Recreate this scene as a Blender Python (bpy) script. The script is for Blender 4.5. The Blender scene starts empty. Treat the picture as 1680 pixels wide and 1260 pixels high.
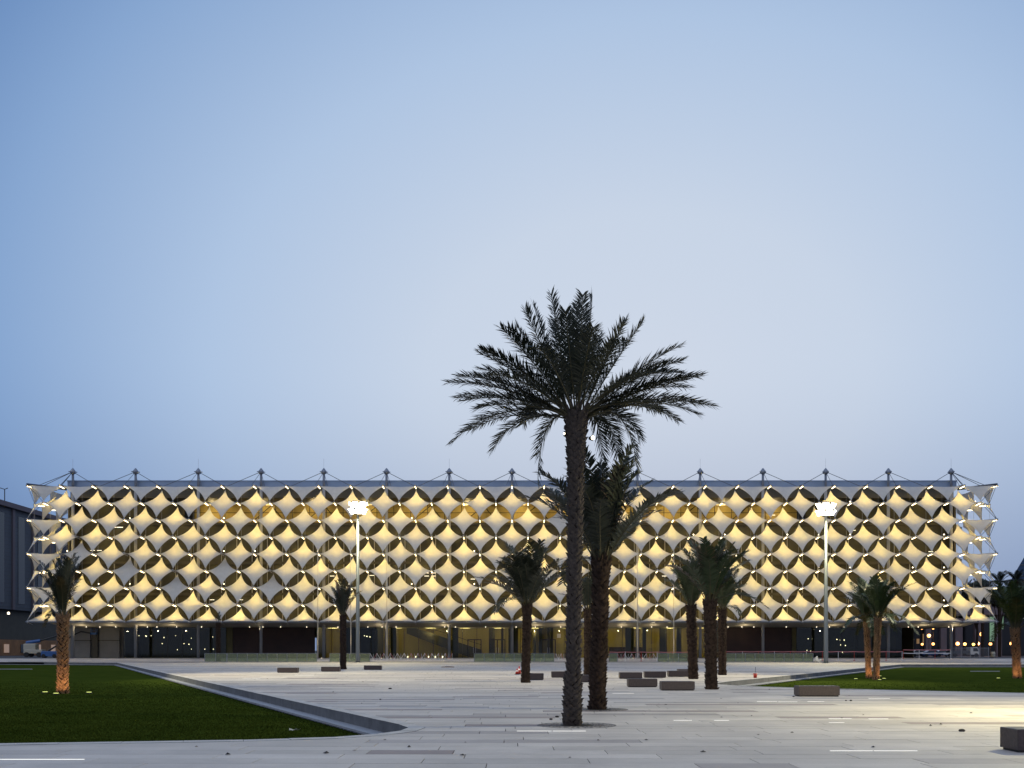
import bpy, math, random
import numpy as np
from mathutils import Vector, Matrix
random.seed(7); rng = np.random.default_rng(11)
R = math.radians
sc = bpy.context.scene
col = sc.collection

# ------------------------------------------------------------------ camera
F = 1680.0; YH = 1067.0; CH = 1.8
cd = bpy.data.cameras.new("camera"); cam = bpy.data.objects.new("camera", cd); col.objects.link(cam)
cam.location = (0, 0, CH); cam.rotation_euler = (R(90), 0, 0)
cd.sensor_width = 36; cd.lens = 36; cd.shift_y = (YH - 630) / 1680.0
cd.clip_start = 0.5; cd.clip_end = 6000
sc.camera = cam

# ------------------------------------------------------------------ sky
w = bpy.data.worlds.new("World"); sc.world = w; w.use_nodes = True
nt = w.node_tree; N = nt.nodes; L = nt.links
for n in list(N): N.remove(n)
out = N.new("ShaderNodeOutputWorld"); bg = N.new("ShaderNodeBackground"); L.new(bg.outputs[0], out.inputs[0])
tc = N.new("ShaderNodeTexCoord")
gd = Vector((170, 1680, 500)).normalized()
dot = N.new("ShaderNodeVectorMath"); dot.operation = 'DOT_PRODUCT'
nrm = N.new("ShaderNodeVectorMath"); nrm.operation = 'NORMALIZE'
L.new(tc.outputs['Generated'], nrm.inputs[0])
sq = N.new("ShaderNodeVectorMath"); sq.operation = 'MULTIPLY'; sq.inputs[1].default_value = (.78, 1, 1.12); nr2 = N.new("ShaderNodeVectorMath"); nr2.operation = 'NORMALIZE'
L.new(nrm.outputs[0], sq.inputs[0]); L.new(sq.outputs[0], nr2.inputs[0]); L.new(nr2.outputs[0], dot.inputs[0]); dot.inputs[1].default_value = gd
acos = N.new("ShaderNodeMath"); acos.operation = 'ARCCOSINE'; L.new(dot.outputs['Value'], acos.inputs[0])
mr = N.new("ShaderNodeMapRange"); L.new(acos.outputs[0], mr.inputs[0]); mr.inputs[1].default_value = 0; mr.inputs[2].default_value = R(90)
rp = N.new("ShaderNodeValToRGB"); L.new(mr.outputs[0], rp.inputs[0])
e = rp.color_ramp.elements
e[0].position = 0.0; e[0].color = (.62, .685, .80, 1)
e[1].position = 1.0; e[1].color = (.40, .47, .64, 1)
for p, c in ((.10, (.575, .66, .795, 1)), (.20, (.425, .555, .76, 1)), (.29, (.245, .385, .635, 1)), (.345, (.13, .25, .50, 1)), (.55, (.20, .31, .54, 1)), (.78, (.35, .43, .63, 1))):
    k = e.new(p); k.color = c
# air near the horizon: slightly darker and more violet
sep = N.new("ShaderNodeSeparateXYZ"); L.new(nrm.outputs[0], sep.inputs[0])
m2 = N.new("ShaderNodeMapRange"); L.new(sep.outputs[2], m2.inputs[0]); m2.inputs[1].default_value = -0.02; m2.inputs[2].default_value = 0.27
m2.interpolation_type = 'SMOOTHSTEP'
hz = N.new("ShaderNodeValToRGB"); L.new(m2.outputs[0], hz.inputs[0])
hz.color_ramp.elements[0].color = (.63, .60, .66, 1); hz.color_ramp.elements[1].color = (1, 1, 1, 1)
mx = N.new("ShaderNodeMix"); mx.data_type = 'RGBA'; mx.blend_type = 'MULTIPLY'; mx.inputs[0].default_value = 1
L.new(rp.outputs[0], mx.inputs[6]); L.new(hz.outputs[0], mx.inputs[7])
L.new(mx.outputs[2], bg.inputs[0]); bg.inputs[1].default_value = 1.0

# twilight glow: one very weak, very soft sun (the sun itself has set)
sd = bpy.data.lights.new("twilight_sun", 'SUN'); sd.energy = 0.35; sd.angle = R(50); sd.color = (.80, .87, 1.0)
so = bpy.data.objects.new("twilight_sun", sd); col.objects.link(so)
so.rotation_euler = (R(48), 0, R(-25))

sc.view_settings.view_transform = 'Standard'; sc.view_settings.look = 'None'
sc.view_settings.exposure = 0; sc.view_settings.gamma = 1; sc.view_settings.use_curve_mapping = False
sc.render.engine = 'CYCLES'
cy = sc.cycles
cy.use_denoising = True
try: cy.denoiser = 'OPENIMAGEDENOISE'
except Exception: pass
cy.max_bounces = 6; cy.diffuse_bounces = 3; cy.glossy_bounces = 3; cy.transparent_max_bounces = 12; cy.transmission_bounces = 4
cy.use_light_tree = True; cy.sample_clamp_indirect = 6; cy.caustics_reflective = False; cy.caustics_refractive = False

# ------------------------------------------------------------------ helpers
def px(x, y, Y):                       # photograph pixel at a distance -> point in the place
    return Vector(((x - 840) * Y / F, Y, CH - (y - YH) * Y / F))
def gp(x, y, z=0.0):                   # photograph pixel on the ground
    Y = (CH - z) * F / (y - YH)
    return Vector(((x - 840) * Y / F, Y, z))

class MB:
    def __init__(s): s.v = []; s.f = []; s.m = []
    def add(s, vs, fs, mi=0):
        b = len(s.v); s.v += [tuple(p) for p in vs]; s.f += [tuple(b + i for i in f) for f in fs]; s.m += [mi] * len(fs)
        return s
    def box(s, x0, x1, y0, y1, z0, z1, mi=0, rot=None, at=(0, 0, 0)):
        vs = [Vector(p) for p in ((x0, y0, z0), (x1, y0, z0), (x1, y1, z0), (x0, y1, z0), (x0, y0, z1), (x1, y0, z1), (x1, y1, z1), (x0, y1, z1))]
        if rot is not None: vs = [rot @ p for p in vs]
        vs = [p + Vector(at) for p in vs]
        return s.add(vs, [(0, 3, 2, 1), (4, 5, 6, 7), (0, 1, 5, 4), (1, 2, 6, 5), (2, 3, 7, 6), (3, 0, 4, 7)], mi)
    def bbox(s, x0, x1, y0, y1, z0, z1, b=.01, mi=0):   # box with chamfered vertical and top edges
        r0 = [(x0 + b, y0), (x1 - b, y0), (x1, y0 + b), (x1, y1 - b), (x1 - b, y1), (x0 + b, y1), (x0, y1 - b), (x0, y0 + b)]
        cx, cy_ = (x0 + x1) / 2, (y0 + y1) / 2
        r1 = [(x + (b if x < cx else -b), y + (b if y < cy_ else -b)) for x, y in r0]
        vs = [(x, y, z0) for x, y in r0] + [(x, y, z1 - b) for x, y in r0] + [(x, y, z1) for x, y in r1]
        fs = [(i, (i + 1) % 8, 8 + (i + 1) % 8, 8 + i) for i in range(8)] + [(8 + i, 8 + (i + 1) % 8, 16 + (i + 1) % 8, 16 + i) for i in range(8)]
        fs += [tuple(range(16, 24)), tuple(reversed(range(8)))]
        return s.add(vs, fs, mi)
    def tube(s, pts, r, n=8, mi=0, cap=True):
        pts = [Vector(p) for p in pts]
        rs = r if isinstance(r, (list, tuple)) else [r] * len(pts)
        b = len(s.v); ref = None
        for i, p in enumerate(pts):
            t = (pts[min(i + 1, len(pts) - 1)] - pts[max(i - 1, 0)]).normalized()
            if ref is None: ref = Vector((0, 0, 1)) if abs(t.z) < .9 else Vector((1, 0, 0))
            a = (ref - t * ref.dot(t)).normalized(); c = t.cross(a); ref = a
            for k in range(n):
                q = 2 * math.pi * k / n
                s.v.append(tuple(p + (a * math.cos(q) + c * math.sin(q)) * rs[i]))
        for i in range(len(pts) - 1):
            for k in range(n):
                s.f.append((b + i * n + k, b + i * n + (k + 1) % n, b + (i + 1) * n + (k + 1) % n, b + (i + 1) * n + k)); s.m.append(mi)
        if cap:
            s.f.append(tuple(b + k for k in reversed(range(n)))); s.m.append(mi)
            s.f.append(tuple(b + (len(pts) - 1) * n + k for k in range(n))); s.m.append(mi)
        return s
    def ball(s, c, r, n=10, m=6, mi=0, sz=1):
        return s.tube([(c[0], c[1], c[2] + r * sz * math.sin(a)) for a in [math.pi * (i / m - .5) for i in range(m + 1)]],
                      [max(r * math.cos(math.pi * (i / m - .5)), r * .02) for i in range(m + 1)], n, mi)
    def mesh(s, name, mats, smooth=False):
        me = bpy.data.meshes.new(name); me.from_pydata(s.v, [], s.f)
        for m in (mats if isinstance(mats, (list, tuple)) else [mats]): me.materials.append(m)
        me.polygons.foreach_set('material_index', s.m)
        if smooth: me.polygons.foreach_set('use_smooth', [True] * len(me.polygons))
        me.update(); return me

def link(name, me, parent=None, loc=None, label=None, cat=None, group=None, kind=None, rz=0):
    o = bpy.data.objects.new(name, me); col.objects.link(o)
    if parent is not None: o.parent = parent
    if loc is not None: o.location = loc
    if rz: o.rotation_euler.z = rz
    for k, v in (('label', label), ('category', cat), ('group', group), ('kind', kind)):
        if v: o[k] = v
    return o
def empty(name, loc, label, cat, group=None, rz=0):
    return link(name, None, None, loc, label, cat, group, None, rz)
def part(name, mb, mat, parent, smooth=False, **k):
    return link(name, mb.mesh(name, mat, smooth), parent, **k)
def lamp(name, kind, loc, energy, color, parent=None, radius=.05, aim=None, spot=None, blend=.8):
    ld = bpy.data.lights.get(name) or bpy.data.lights.new(name, kind)
    ld.energy = energy; ld.color = color; ld.shadow_soft_size = radius
    if kind == 'SPOT': ld.spot_size = R(spot); ld.spot_blend = blend
    o = bpy.data.objects.new(name, ld); col.objects.link(o); o.location = loc
    if parent is not None: o.parent = parent
    if aim is not None: o.rotation_euler = Vector(aim).to_track_quat('-Z', 'Y').to_euler()
    return o

# ------------------------------------------------------------------ materials
def mat(name, c, rough=.6, metal=0, noise=0, scale=5, bump=0, bscale=None, spec=.5, c2=None, stretch=None, coords='Object'):
    m = bpy.data.materials.new(name); m.use_nodes = True
    n = m.node_tree.nodes; l = m.node_tree.links; b = n['Principled BSDF']
    b.inputs['Base Color'].default_value = (*c, 1); b.inputs['Roughness'].default_value = rough; b.inputs['Metallic'].default_value = metal
    b.inputs['Specular IOR Level'].default_value = spec
    if noise or bump or c2:
        t = n.new('ShaderNodeTexCoord'); mp = n.new('ShaderNodeMapping'); l.new(t.outputs[coords], mp.inputs[0])
        if stretch: mp.inputs['Scale'].default_value = stretch
    if noise or c2:
        x = n.new('ShaderNodeTexNoise'); x.inputs['Scale'].default_value = scale; x.inputs['Detail'].default_value = 6; x.inputs['Roughness'].default_value = .65
        l.new(mp.outputs[0], x.inputs['Vector'])
        r = n.new('ShaderNodeValToRGB'); l.new(x.outputs[0], r.inputs[0])
        lo = c2 if c2 else tuple(v * (1 - noise) for v in c)
        hi = c if c2 else tuple(min(1, v * (1 + noise)) for v in c)
        r.color_ramp.elements[0].position = .32; r.color_ramp.elements[0].color = (*lo, 1)
        r.color_ramp.elements[1].position = .68; r.color_ramp.elements[1].color = (*hi, 1)
        l.new(r.outputs[0], b.inputs['Base Color'])
    if bump:
        y = n.new('ShaderNodeTexNoise'); y.inputs['Scale'].default_value = bscale or scale * 4; y.inputs['Detail'].default_value = 4
        l.new(mp.outputs[0], y.inputs['Vector'])
        bm_ = n.new('ShaderNodeBump'); bm_.inputs['Strength'].default_value = bump; bm_.inputs['Distance'].default_value = .05
        l.new(y.outputs[0], bm_.inputs['Height']); l.new(bm_.outputs[0], b.inputs['Normal'])
    return m
def emit(name, c, s):
    m = bpy.data.materials.new(name); m.use_nodes = True; b = m.node_tree.nodes['Principled BSDF']
    b.inputs['Base Color'].default_value = (.5, .5, .5, 1)
    b.inputs['Emission Color'].default_value = (*c, 1); b.inputs['Emission Strength'].default_value = s
    return m
def glass(name, tint, refl=.12, rough=.03):
    m = bpy.data.materials.new(name); m.use_nodes = True; n = m.node_tree.nodes; l = m.node_tree.links
    for q in list(n): n.remove(q)
    o = n.new('ShaderNodeOutputMaterial'); mixn = n.new('ShaderNodeMixShader'); t = n.new('ShaderNodeBsdfTransparent'); g = n.new('ShaderNodeBsdfGlossy')
    t.inputs[0].default_value = (*tint, 1); g.inputs['Roughness'].default_value = rough; g.inputs[0].default_value = (.9, .95, 1, 1)
    lw = n.new('ShaderNodeLayerWeight'); lw.inputs[0].default_value = .25
    ma = n.new('ShaderNodeMath'); ma.operation = 'MULTIPLY_ADD'; l.new(lw.outputs['Fresnel'], ma.inputs[0]); ma.inputs[1].default_value = .6; ma.inputs[2].default_value = refl
    ma.use_clamp = True
    l.new(ma.outputs[0], mixn.inputs[0]); l.new(t.outputs[0], mixn.inputs[1]); l.new(g.outputs[0], mixn.inputs[2]); l.new(mixn.outputs[0], o.inputs[0])
    return m

M = {}
M['steel'] = mat('painted_steel', (.22, .25, .31), .45, .3, .12, 3)
M['dark_steel'] = mat('dark_steel', (.06, .07, .09), .5, .4, .1, 3)
M['roof'] = mat('roof_metal', (.24, .32, .46), .4, .2, .10, .15)
M['soffit'] = mat('soffit_concrete', (.36, .34, .30), .8, 0, .12, .4)
M['column'] = mat('column_concrete', (.33, .33, .33), .6, 0, .1, .8)
M['cable'] = mat('steel_cable', (.10, .11, .13), .4, .6)
M['fit'] = mat('galvanised_fitting', (.35, .36, .38), .4, .7)
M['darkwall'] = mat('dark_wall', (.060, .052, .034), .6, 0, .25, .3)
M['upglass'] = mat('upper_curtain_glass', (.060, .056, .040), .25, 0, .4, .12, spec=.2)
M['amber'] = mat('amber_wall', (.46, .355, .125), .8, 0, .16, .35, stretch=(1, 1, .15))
M['brownwall'] = mat('brown_wall', (.038, .017, .012), .65, 0, .25, .5)
M['wood'] = mat('wood_wall', (.42, .28, .09), .7, 0, .2, .8, stretch=(1, 1, .1))
M['olive'] = mat('olive_wall', (.15, .125, .05), .7, 0, .2, .5)
M['greypanel'] = mat('grey_panel', (.22, .215, .20), .7, 0, .1, .4)
M['frame'] = mat('black_frame', (.012, .012, .012), .4)
M['glass'] = glass('clear_glass', (.74, .78, .68), .015)
def frosted(name):
    m = bpy.data.materials.new(name); m.use_nodes = True; n = m.node_tree.nodes; l = m.node_tree.links
    for q in list(n): n.remove(q)
    o = n.new('ShaderNodeOutputMaterial'); a = n.new('ShaderNodeMixShader'); t = n.new('ShaderNodeBsdfTransparent'); d = n.new('ShaderNodeBsdfDiffuse')
    t.inputs[0].default_value = (.72, .80, .66, 1); d.inputs[0].default_value = (.34, .36, .24, 1); a.inputs[0].default_value = .42
    l.new(t.outputs[0], a.inputs[1]); l.new(d.outputs[0], a.inputs[2]); l.new(a.outputs[0], o.inputs[0]); return m
M['fenceglass'] = frosted('barrier_glass')
M['lampwhite'] = emit('lamp_tube', (1, .80, .48), 5)
M['lampoff'] = mat('lamp_unlit', (.35, .33, .3), .5)
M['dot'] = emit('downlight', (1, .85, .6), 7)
M['strip'] = emit('ceiling_strip', (1, .74, .30), 2.2)
M['reflected_tube_white'] = emit('reflected_tube', (1, .90, .66), 2.4)
M['led'] = emit('ground_led', (1, .97, .88), 1.0)
M['flood'] = emit('flood_face_glare', (1, .90, .62), 60)
M['orange'] = emit('sodium_globe', (1, .40, .10), 5)
M['yellowlamp'] = emit('yellow_globe', (1, .55, .10), 4)
M['bench'] = mat('dark_granite', (.052, .036, .034), .5, 0, .35, 14, .15, 60)
M['mortar'] = mat('joint_mortar', (.05, .048, .045), .95, spec=.1)
M['coping'] = mat('coping_stone', (.50, .47, .43), .7, 0, .14, 1.6, .1, 20)
M['kerb_shaded'] = mat('kerb_stone', (.12, .12, .122), .75, 0, .28, 1.6, .2, 20)  # shade on the wall face put into this darker colour
M['ledge'] = mat('ledge_stone', (.32, .325, .34), .6, 0, .15, 2)
M['edging'] = mat('edging', (.03, .03, .03), .8)
M['asphalt'] = mat('asphalt', (.05, .05, .052), .85, 0, .3, .3)
M['iron'] = mat('cast_iron', (.13, .12, .11), .55, .5, .3, 8)
M['soil'] = mat('soil', (.02, .016, .012), .95, 0, .3, 12, .6)
M['pole'] = mat('pole_paint', (.13, .145, .155), .4, .4)
M['flagpole'] = mat('flagpole_paint', (.62, .58, .5), .4, .3)
M['red'] = mat('red_plastic', (.45, .035, .02), .45)
M['white'] = mat('white_plastic', (.75, .74, .72), .5, 0, .06, 5)
M['tape'] = mat('pink_tape', (.55, .20, .20), .5)
M['rubber'] = mat('black_rubber', (.015, .015, .015), .7)
M['blue'] = mat('blue_paint', (.03, .10, .30), .4)
M['cream'] = mat('cream_paint', (.42, .40, .33), .5)
M['facade'] = mat('panel_facade', (.085, .095, .115), .7, 0, .14, .08)
M['mauve'] = mat('mauve_facade', (.15, .125, .14), .8, 0, .12, .1)
M['darkglass'] = mat('dark_window', (.015, .018, .02), .12)
M['shop'] = mat('shop_wall', (.35, .17, .07), .8, 0, .3, .3)
M['warmwin'] = emit('warm_window', (1, .58, .24), .2)
M['greenwin'] = emit('green_window', (.45, .8, .5), .28)
M['bluetower'] = mat('blue_tower', (.015, .05, .12), .25, 0, .2, .05)
M['rachis'] = mat('frond_stem', (.055, .048, .020), .6)
M['leaf'] = mat('palm_leaf', (.017, .024, .013), .5, 0, .25, 2)
M['leafgreen'] = mat('palm_leaf_green', (.022, .040, .012), .5, 0, .25, 2)
M['leafdry'] = mat('palm_leaf_dry', (.11, .075, .045), .7, 0, .25, 2)
M['bark'] = mat('palm_bark', (.050, .034, .026), .95, 0, .55, 7, .7, 40, spec=.1); M['barkcore'] = mat('palm_bark_core', (.022, .016, .012), 1, spec=0)
M['barkgrey'] = mat('palm_bark_grey', (.068, .053, .044), .9, 0, .40, 9, .7, 40)
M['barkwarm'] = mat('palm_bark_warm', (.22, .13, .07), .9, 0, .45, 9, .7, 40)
M['treegreen'] = mat('tree_leaf', (.028, .036, .018), .7, 0, .3, 1)
M['debris'] = mat('debris', (.03, .024, .02), .9)
M['sack'] = mat('sack_cloth', (.55, .52, .45), .85, 0, .2, 4, .5)

# translucent membrane
def membrane():
    m = bpy.data.materials.new('white_membrane'); m.use_nodes = True; n = m.node_tree.nodes; l = m.node_tree.links
    for q in list(n): n.remove(q)
    o = n.new('ShaderNodeOutputMaterial'); mi = n.new('ShaderNodeMixShader'); d = n.new('ShaderNodeBsdfPrincipled'); t = n.new('ShaderNodeBsdfTranslucent')
    tc = n.new('ShaderNodeTexCoord'); x = n.new('ShaderNodeTexNoise'); x.inputs['Scale'].default_value = 1.6; x.inputs['Detail'].default_value = 5
    oi = n.new('ShaderNodeObjectInfo'); ad = n.new('ShaderNodeVectorMath'); ad.operation = 'MULTIPLY_ADD'
    l.new(oi.outputs['Location'], ad.inputs[0]); ad.inputs[1].default_value = (.37, .37, .37); l.new(tc.outputs['Object'], ad.inputs[2])
    l.new(ad.outputs[0], x.inputs['Vector'])
    r = n.new('ShaderNodeValToRGB'); l.new(x.outputs[0], r.inputs[0])
    r.color_ramp.elements[0].position = .3; r.color_ramp.elements[0].color = (.66, .645, .61, 1)
    r.color_ramp.elements[1].position = .75; r.color_ramp.elements[1].color = (.74, .73, .70, 1)
    l.new(r.outputs[0], d.inputs['Base Color']); d.inputs['Roughness'].default_value = .65
    l.new(r.outputs[0], t.inputs[0]); mi.inputs[0].default_value = .32
    l.new(d.outputs[0], mi.inputs[1]); l.new(t.outputs[0], mi.inputs[2]); l.new(mi.outputs[0], o.inputs[0])
    return m
M['sail'] = membrane()

def stone(name, src):
    m = bpy.data.materials.new(name); m.use_nodes = True; n = m.node_tree.nodes; l = m.node_tree.links; b = n['Principled BSDF']
    if src == 'obj':
        s = n.new('ShaderNodeObjectInfo'); so_ = s.outputs['Color']
    else:
        s = n.new('ShaderNodeVertexColor'); s.layer_name = 'tone'; so_ = s.outputs['Color']
    g = n.new('ShaderNodeNewGeometry')
    x = n.new('ShaderNodeTexNoise'); x.inputs['Scale'].default_value = .33; x.inputs['Detail'].default_value = 11; x.inputs['Roughness'].default_value = .74
    l.new(g.outputs['Position'], x.inputs['Vector'])
    r = n.new('ShaderNodeValToRGB'); l.new(x.outputs[0], r.inputs[0])
    r.color_ramp.elements[0].position = .28; r.color_ramp.elements[0].color = (.70, .69, .68, 1); r.color_ramp.elements[1].position = .66; r.color_ramp.elements[1].color = (1.04, 1.04, 1.04, 1)
    x2 = n.new('ShaderNodeTexNoise'); x2.inputs['Scale'].default_value = 30; x2.inputs['Detail'].default_value = 3; l.new(g.outputs['Position'], x2.inputs['Vector'])
    r2 = n.new('ShaderNodeValToRGB'); l.new(x2.outputs[0], r2.inputs[0])
    r2.color_ramp.elements[0].color = (.86, .86, .86, 1); r2.color_ramp.elements[1].color = (1.1, 1.1, 1.1, 1)
    m1 = n.new('ShaderNodeMix'); m1.data_type = 'RGBA'; m1.blend_type = 'MULTIPLY'; m1.inputs[0].default_value = 1
    m2_ = n.new('ShaderNodeMix'); m2_.data_type = 'RGBA'; m2_.blend_type = 'MULTIPLY'; m2_.inputs[0].default_value = 1
    l.new(so_, m1.inputs[6]); l.new(r.outputs[0], m1.inputs[7]); l.new(m1.outputs[2], m2_.inputs[6]); l.new(r2.outputs[0], m2_.inputs[7])
    l.new(m2_.outputs[2], b.inputs['Base Color'])
    rr = n.new('ShaderNodeMapRange'); l.new(x.outputs[0], rr.inputs[0]); rr.inputs[1].default_value = .3; rr.inputs[2].default_value = .7; rr.inputs[3].default_value = .52; rr.inputs[4].default_value = .72
    l.new(rr.outputs[0], b.inputs['Roughness']); b.inputs['Specular IOR Level'].default_value = .35
    return m
M['slab_obj'] = stone('paving_stone', 'obj'); M['slab_col'] = stone('paving_stone_field', 'col')

def grass_mat():
    m = bpy.data.materials.new('lawn_grass'); m.use_nodes = True; n = m.node_tree.nodes; l = m.node_tree.links; b = n['Principled BSDF']
    g = n.new('ShaderNodeNewGeometry'); x = n.new('ShaderNodeTexNoise'); x.inputs['Scale'].default_value = .5; x.inputs['Detail'].default_value = 10; x.inputs['Roughness'].default_value = .75
    l.new(g.outputs['Position'], x.inputs['Vector'])
    r = n.new('ShaderNodeValToRGB'); l.new(x.outputs[0], r.inputs[0]); e = r.color_ramp.elements
    e[0].position = .3; e[0].color = (.026, .042, .006, 1); e[1].position = .72; e[1].color = (.054, .074, .012, 1)
    l.new(r.outputs[0], b.inputs['Base Color']); b.inputs['Roughness'].default_value = 1; b.inputs['Specular IOR Level'].default_value = 0
    return m
M['grass'] = grass_mat()

# ------------------------------------------------------------------ lawns (convex outlines, counter-clockwise)
LEFT = [(-95, 17.0), (-30, 17.8), (-9.9, 19.76), (-5.4, 20.6), (-3.75, 21.2), (-2.95, 22.0), (-2.5, 22.9), (-2.4, 23.8), (-2.75, 24.9), (-57.5, 149), (-95, 163)]
LEFT_NEAR = 6            # edges 0..5 are the flush near side
RIGHT = [(95, 12), (95, 133), (50, 131.5), (12.6, 59.3), (11.1, 56), (10.95, 54), (11.8, 51.5), (13.8, 49.1), (17.6, 46.2), (21.5, 43.3), (45, 27), (60, 18)]
def offset(P, d):
    n = len(P); res = []
    for i in range(n):
        a = Vector(P[i - 1]); b = Vector(P[i]); c = Vector(P[(i + 1) % n])
        t1 = (b - a).normalized(); t2 = (c - b).normalized()
        n1 = Vector((t1.y, -t1.x)); n2 = Vector((t2.y, -t2.x))
        nn = (n1 + n2).normalized(); k = d / max(.5, nn.dot(n1))
        res.append((b.x + nn.x * k, b.y + nn.y * k))
    return res
def area(P): return sum(P[i - 1][0] * P[i][1] - P[i][0] * P[i - 1][1] for i in range(len(P))) / 2
if area(LEFT) < 0: raise RuntimeError('left lawn order')
if area(RIGHT) < 0: raise RuntimeError('right lawn order')
LO = offset(LEFT, .38); RO = offset(RIGHT, .38)
def split(P, a, b):      # polygon P cut by the line a->b : (left of it, right of it)
    ax, ay = a; dx, dy = b[0] - ax, b[1] - ay
    s = [dx * (p[1] - ay) - dy * (p[0] - ax) for p in P]
    if all(v >= -1e-7 for v in s): return P, []
    if all(v <= 1e-7 for v in s): return [], P
    I, O = [], []
    for i in range(len(P)):
        p, q = P[i], P[(i + 1) % len(P)]; u, v = s[i], s[(i + 1) % len(P)]
        if u >= 0: I.append(p)
        if u <= 0: O.append(p)
        if u * v < 0:
            t = u / (u - v); x = (p[0] + (q[0] - p[0]) * t, p[1] + (q[1] - p[1]) * t); I.append(x); O.append(x)
    return I, O
def subtract(P, C):      # P minus convex C -> pieces
    res = []; cur = P
    for i in range(len(C)):
        cur, o = split(cur, C[i - 1], C[i])
        if len(o) > 2 and abs(area(o)) > 1e-3: res.append(o)
        if len(cur) < 3: return res
    return res
def inside(P, C):
    cur = P
    for i in range(len(C)):
        cur, _ = split(cur, C[i - 1], C[i])
        if len(cur) < 3: return []
    return cur
def contains(x, y, C):
    return all((C[i][0] - C[i - 1][0]) * (y - C[i - 1][1]) - (C[i][1] - C[i - 1][1]) * (x - C[i - 1][0]) >= 0 for i in range(len(C)))
def touches(x0, x1, y0, y1, C):
    xs = [p[0] for p in C]; ys = [p[1] for p in C]
    return not (x1 < min(xs) or x0 > max(xs) or y1 < min(ys) or y0 > max(ys))

# ------------------------------------------------------------------ ground
far = MB(); far.add([(-2500, 171.6, .44), (2500, 171.6, .44), (2500, 4500, .44), (-2500, 4500, .44)], [(0, 1, 2, 3)])
far.add([(-2500, -300, -.9), (2500, -300, -.9), (2500, 171.6, -.9), (-2500, 171.6, -.9)], [(0, 1, 2, 3)])
far.add([(-2500, 171.6, -.9), (2500, 171.6, -.9), (2500, 171.6, .44), (-2500, 171.6, .44)], [(0, 1, 2, 3)])
part('ground', far, M['asphalt'], None, kind='structure')

def gz(y):               # the plaza rises gently just before the building
    if y < 157: return 0.0
    t = min(1, (y - 157) / 14.4); return .45 * t * t * (3 - 2 * t)
plaza = link('plaza', None, None, (0, 0, 0), kind='structure')
base = MB()              # bed under the slabs, open where the lawns lie
for i in range(-10, 10):
    ys = [-20 + j * 10 for j in range(18)] + [160, 163, 166, 169, 171.5]
    ys = sorted(set(ys))
    for a, b in zip(ys[:-1], ys[1:]):
        P = [(i * 10, a), (i * 10 + 10, a), (i * 10 + 10, b), (i * 10, b)]
        for Q in subtract(P, LO):
            for S in subtract(Q, RO):
                base.add([(x, y, gz(y) - .02) for x, y in S], [tuple(range(len(S)))])
part('paving_bed', base, M['mortar'], plaza)

field = MB(); tones = []
near_objs = []
def tone():
    k = random.random()
    if k < .06: return (.36, .30, .275)
    if k < .16: return (.44, .395, .365)
    v = random.uniform(.50, .60); return (v * 1.10, v * 1.0, v * .89)
slab_mesh = {}
def slab_me(Lx, Ly):
    key = (round(Lx, 2), round(Ly, 2))
    if key not in slab_mesh:
        s = MB(); s.box(0, Lx, 0, Ly, -.05, 0); slab_mesh[key] = s.mesh('paving_slab', M['slab_obj'])
    return slab_mesh[key]
y = -6.0; row = 0; cnt = 0
while y < 171.4:
    dep = .72 if y < 60 else 1.08
    dep = min(dep, 171.5 - y)
    lens = (1.5, 2.1, 2.7, 3.3) if y < 60 else (3.0, 4.5, 6)
    xlim = 95
    x = -xlim - random.random() * 2
    run = 0; tn = tone()
    while x < xlim:
        ln = random.choice(lens)
        if run <= 0:
            tn = tone(); run = random.choice((1, 1, 2, 3)) if tn[0] > .45 else random.choice((1, 2, 2, 3))
        run -= 1
        j = random.uniform(-.02, .02); tt = tuple(v + j for v in tn)
        g = .015 if y < 60 else .03; gy = .021 if y < 60 else .03
        x0, x1, y0, y1 = x, x + ln - g, y, y + dep - gy
        x += ln
        if y < 12 and abs((x0 + x1) / 2) > 25: continue
        P = [(x0, y0), (x1, y0), (x1, y1), (x0, y1)]
        pieces = [P]; whole = True
        for C in (LO, RO):
            if touches(x0, x1, y0, y1, C):
                nxt = []
                for Q in pieces: nxt += subtract(Q, C)
                pieces = nxt
        if not pieces: continue
        whole = len(pieces) == 1 and len(pieces[0]) == 4 and abs(area(pieces[0]) - ln * dep) < .08
        vis = y0 > 15.2 and x1 > -y1 * .5 - .1 and x0 < y1 * .5 + .1
        dz = random.uniform(-.0015, .0015)
        if whole and vis and cnt < 300:
            o = link('paving_slab', slab_me(ln - g, dep - gy), plaza, (x0, y0, dz)); o.color = (*tt, 1); cnt += 1
        else:
            for Q in pieces:
                if y < 45 :
                    n_ = len(Q)
                    field.add([(a, b, dz) for a, b in Q] + [(a, b, -.05) for a, b in Q], [tuple(range(n_))] + [(i, n_ + i, n_ + (i + 1) % n_, (i + 1) % n_) for i in range(n_)])
                    tones += [tt] * (1 + n_)
                else:
                    field.add([(a, b, gz(b) + dz) for a, b in Q], [tuple(range(len(Q)))]); tones.append(tt)
    y += dep; row += 1
fm = field.mesh('paving_field', M['slab_col'])
ca = fm.color_attributes.new('tone', 'FLOAT_COLOR', 'CORNER')
lt = np.zeros(len(fm.polygons), dtype=int); fm.polygons.foreach_get('loop_total', lt)
arr = np.repeat(np.array([(*t, 1) for t in tones]), lt, axis=0).astype(np.float32)
ca.data.foreach_set('color', arr.ravel())
link('paving_field', fm, plaza, kind='stuff')

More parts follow.
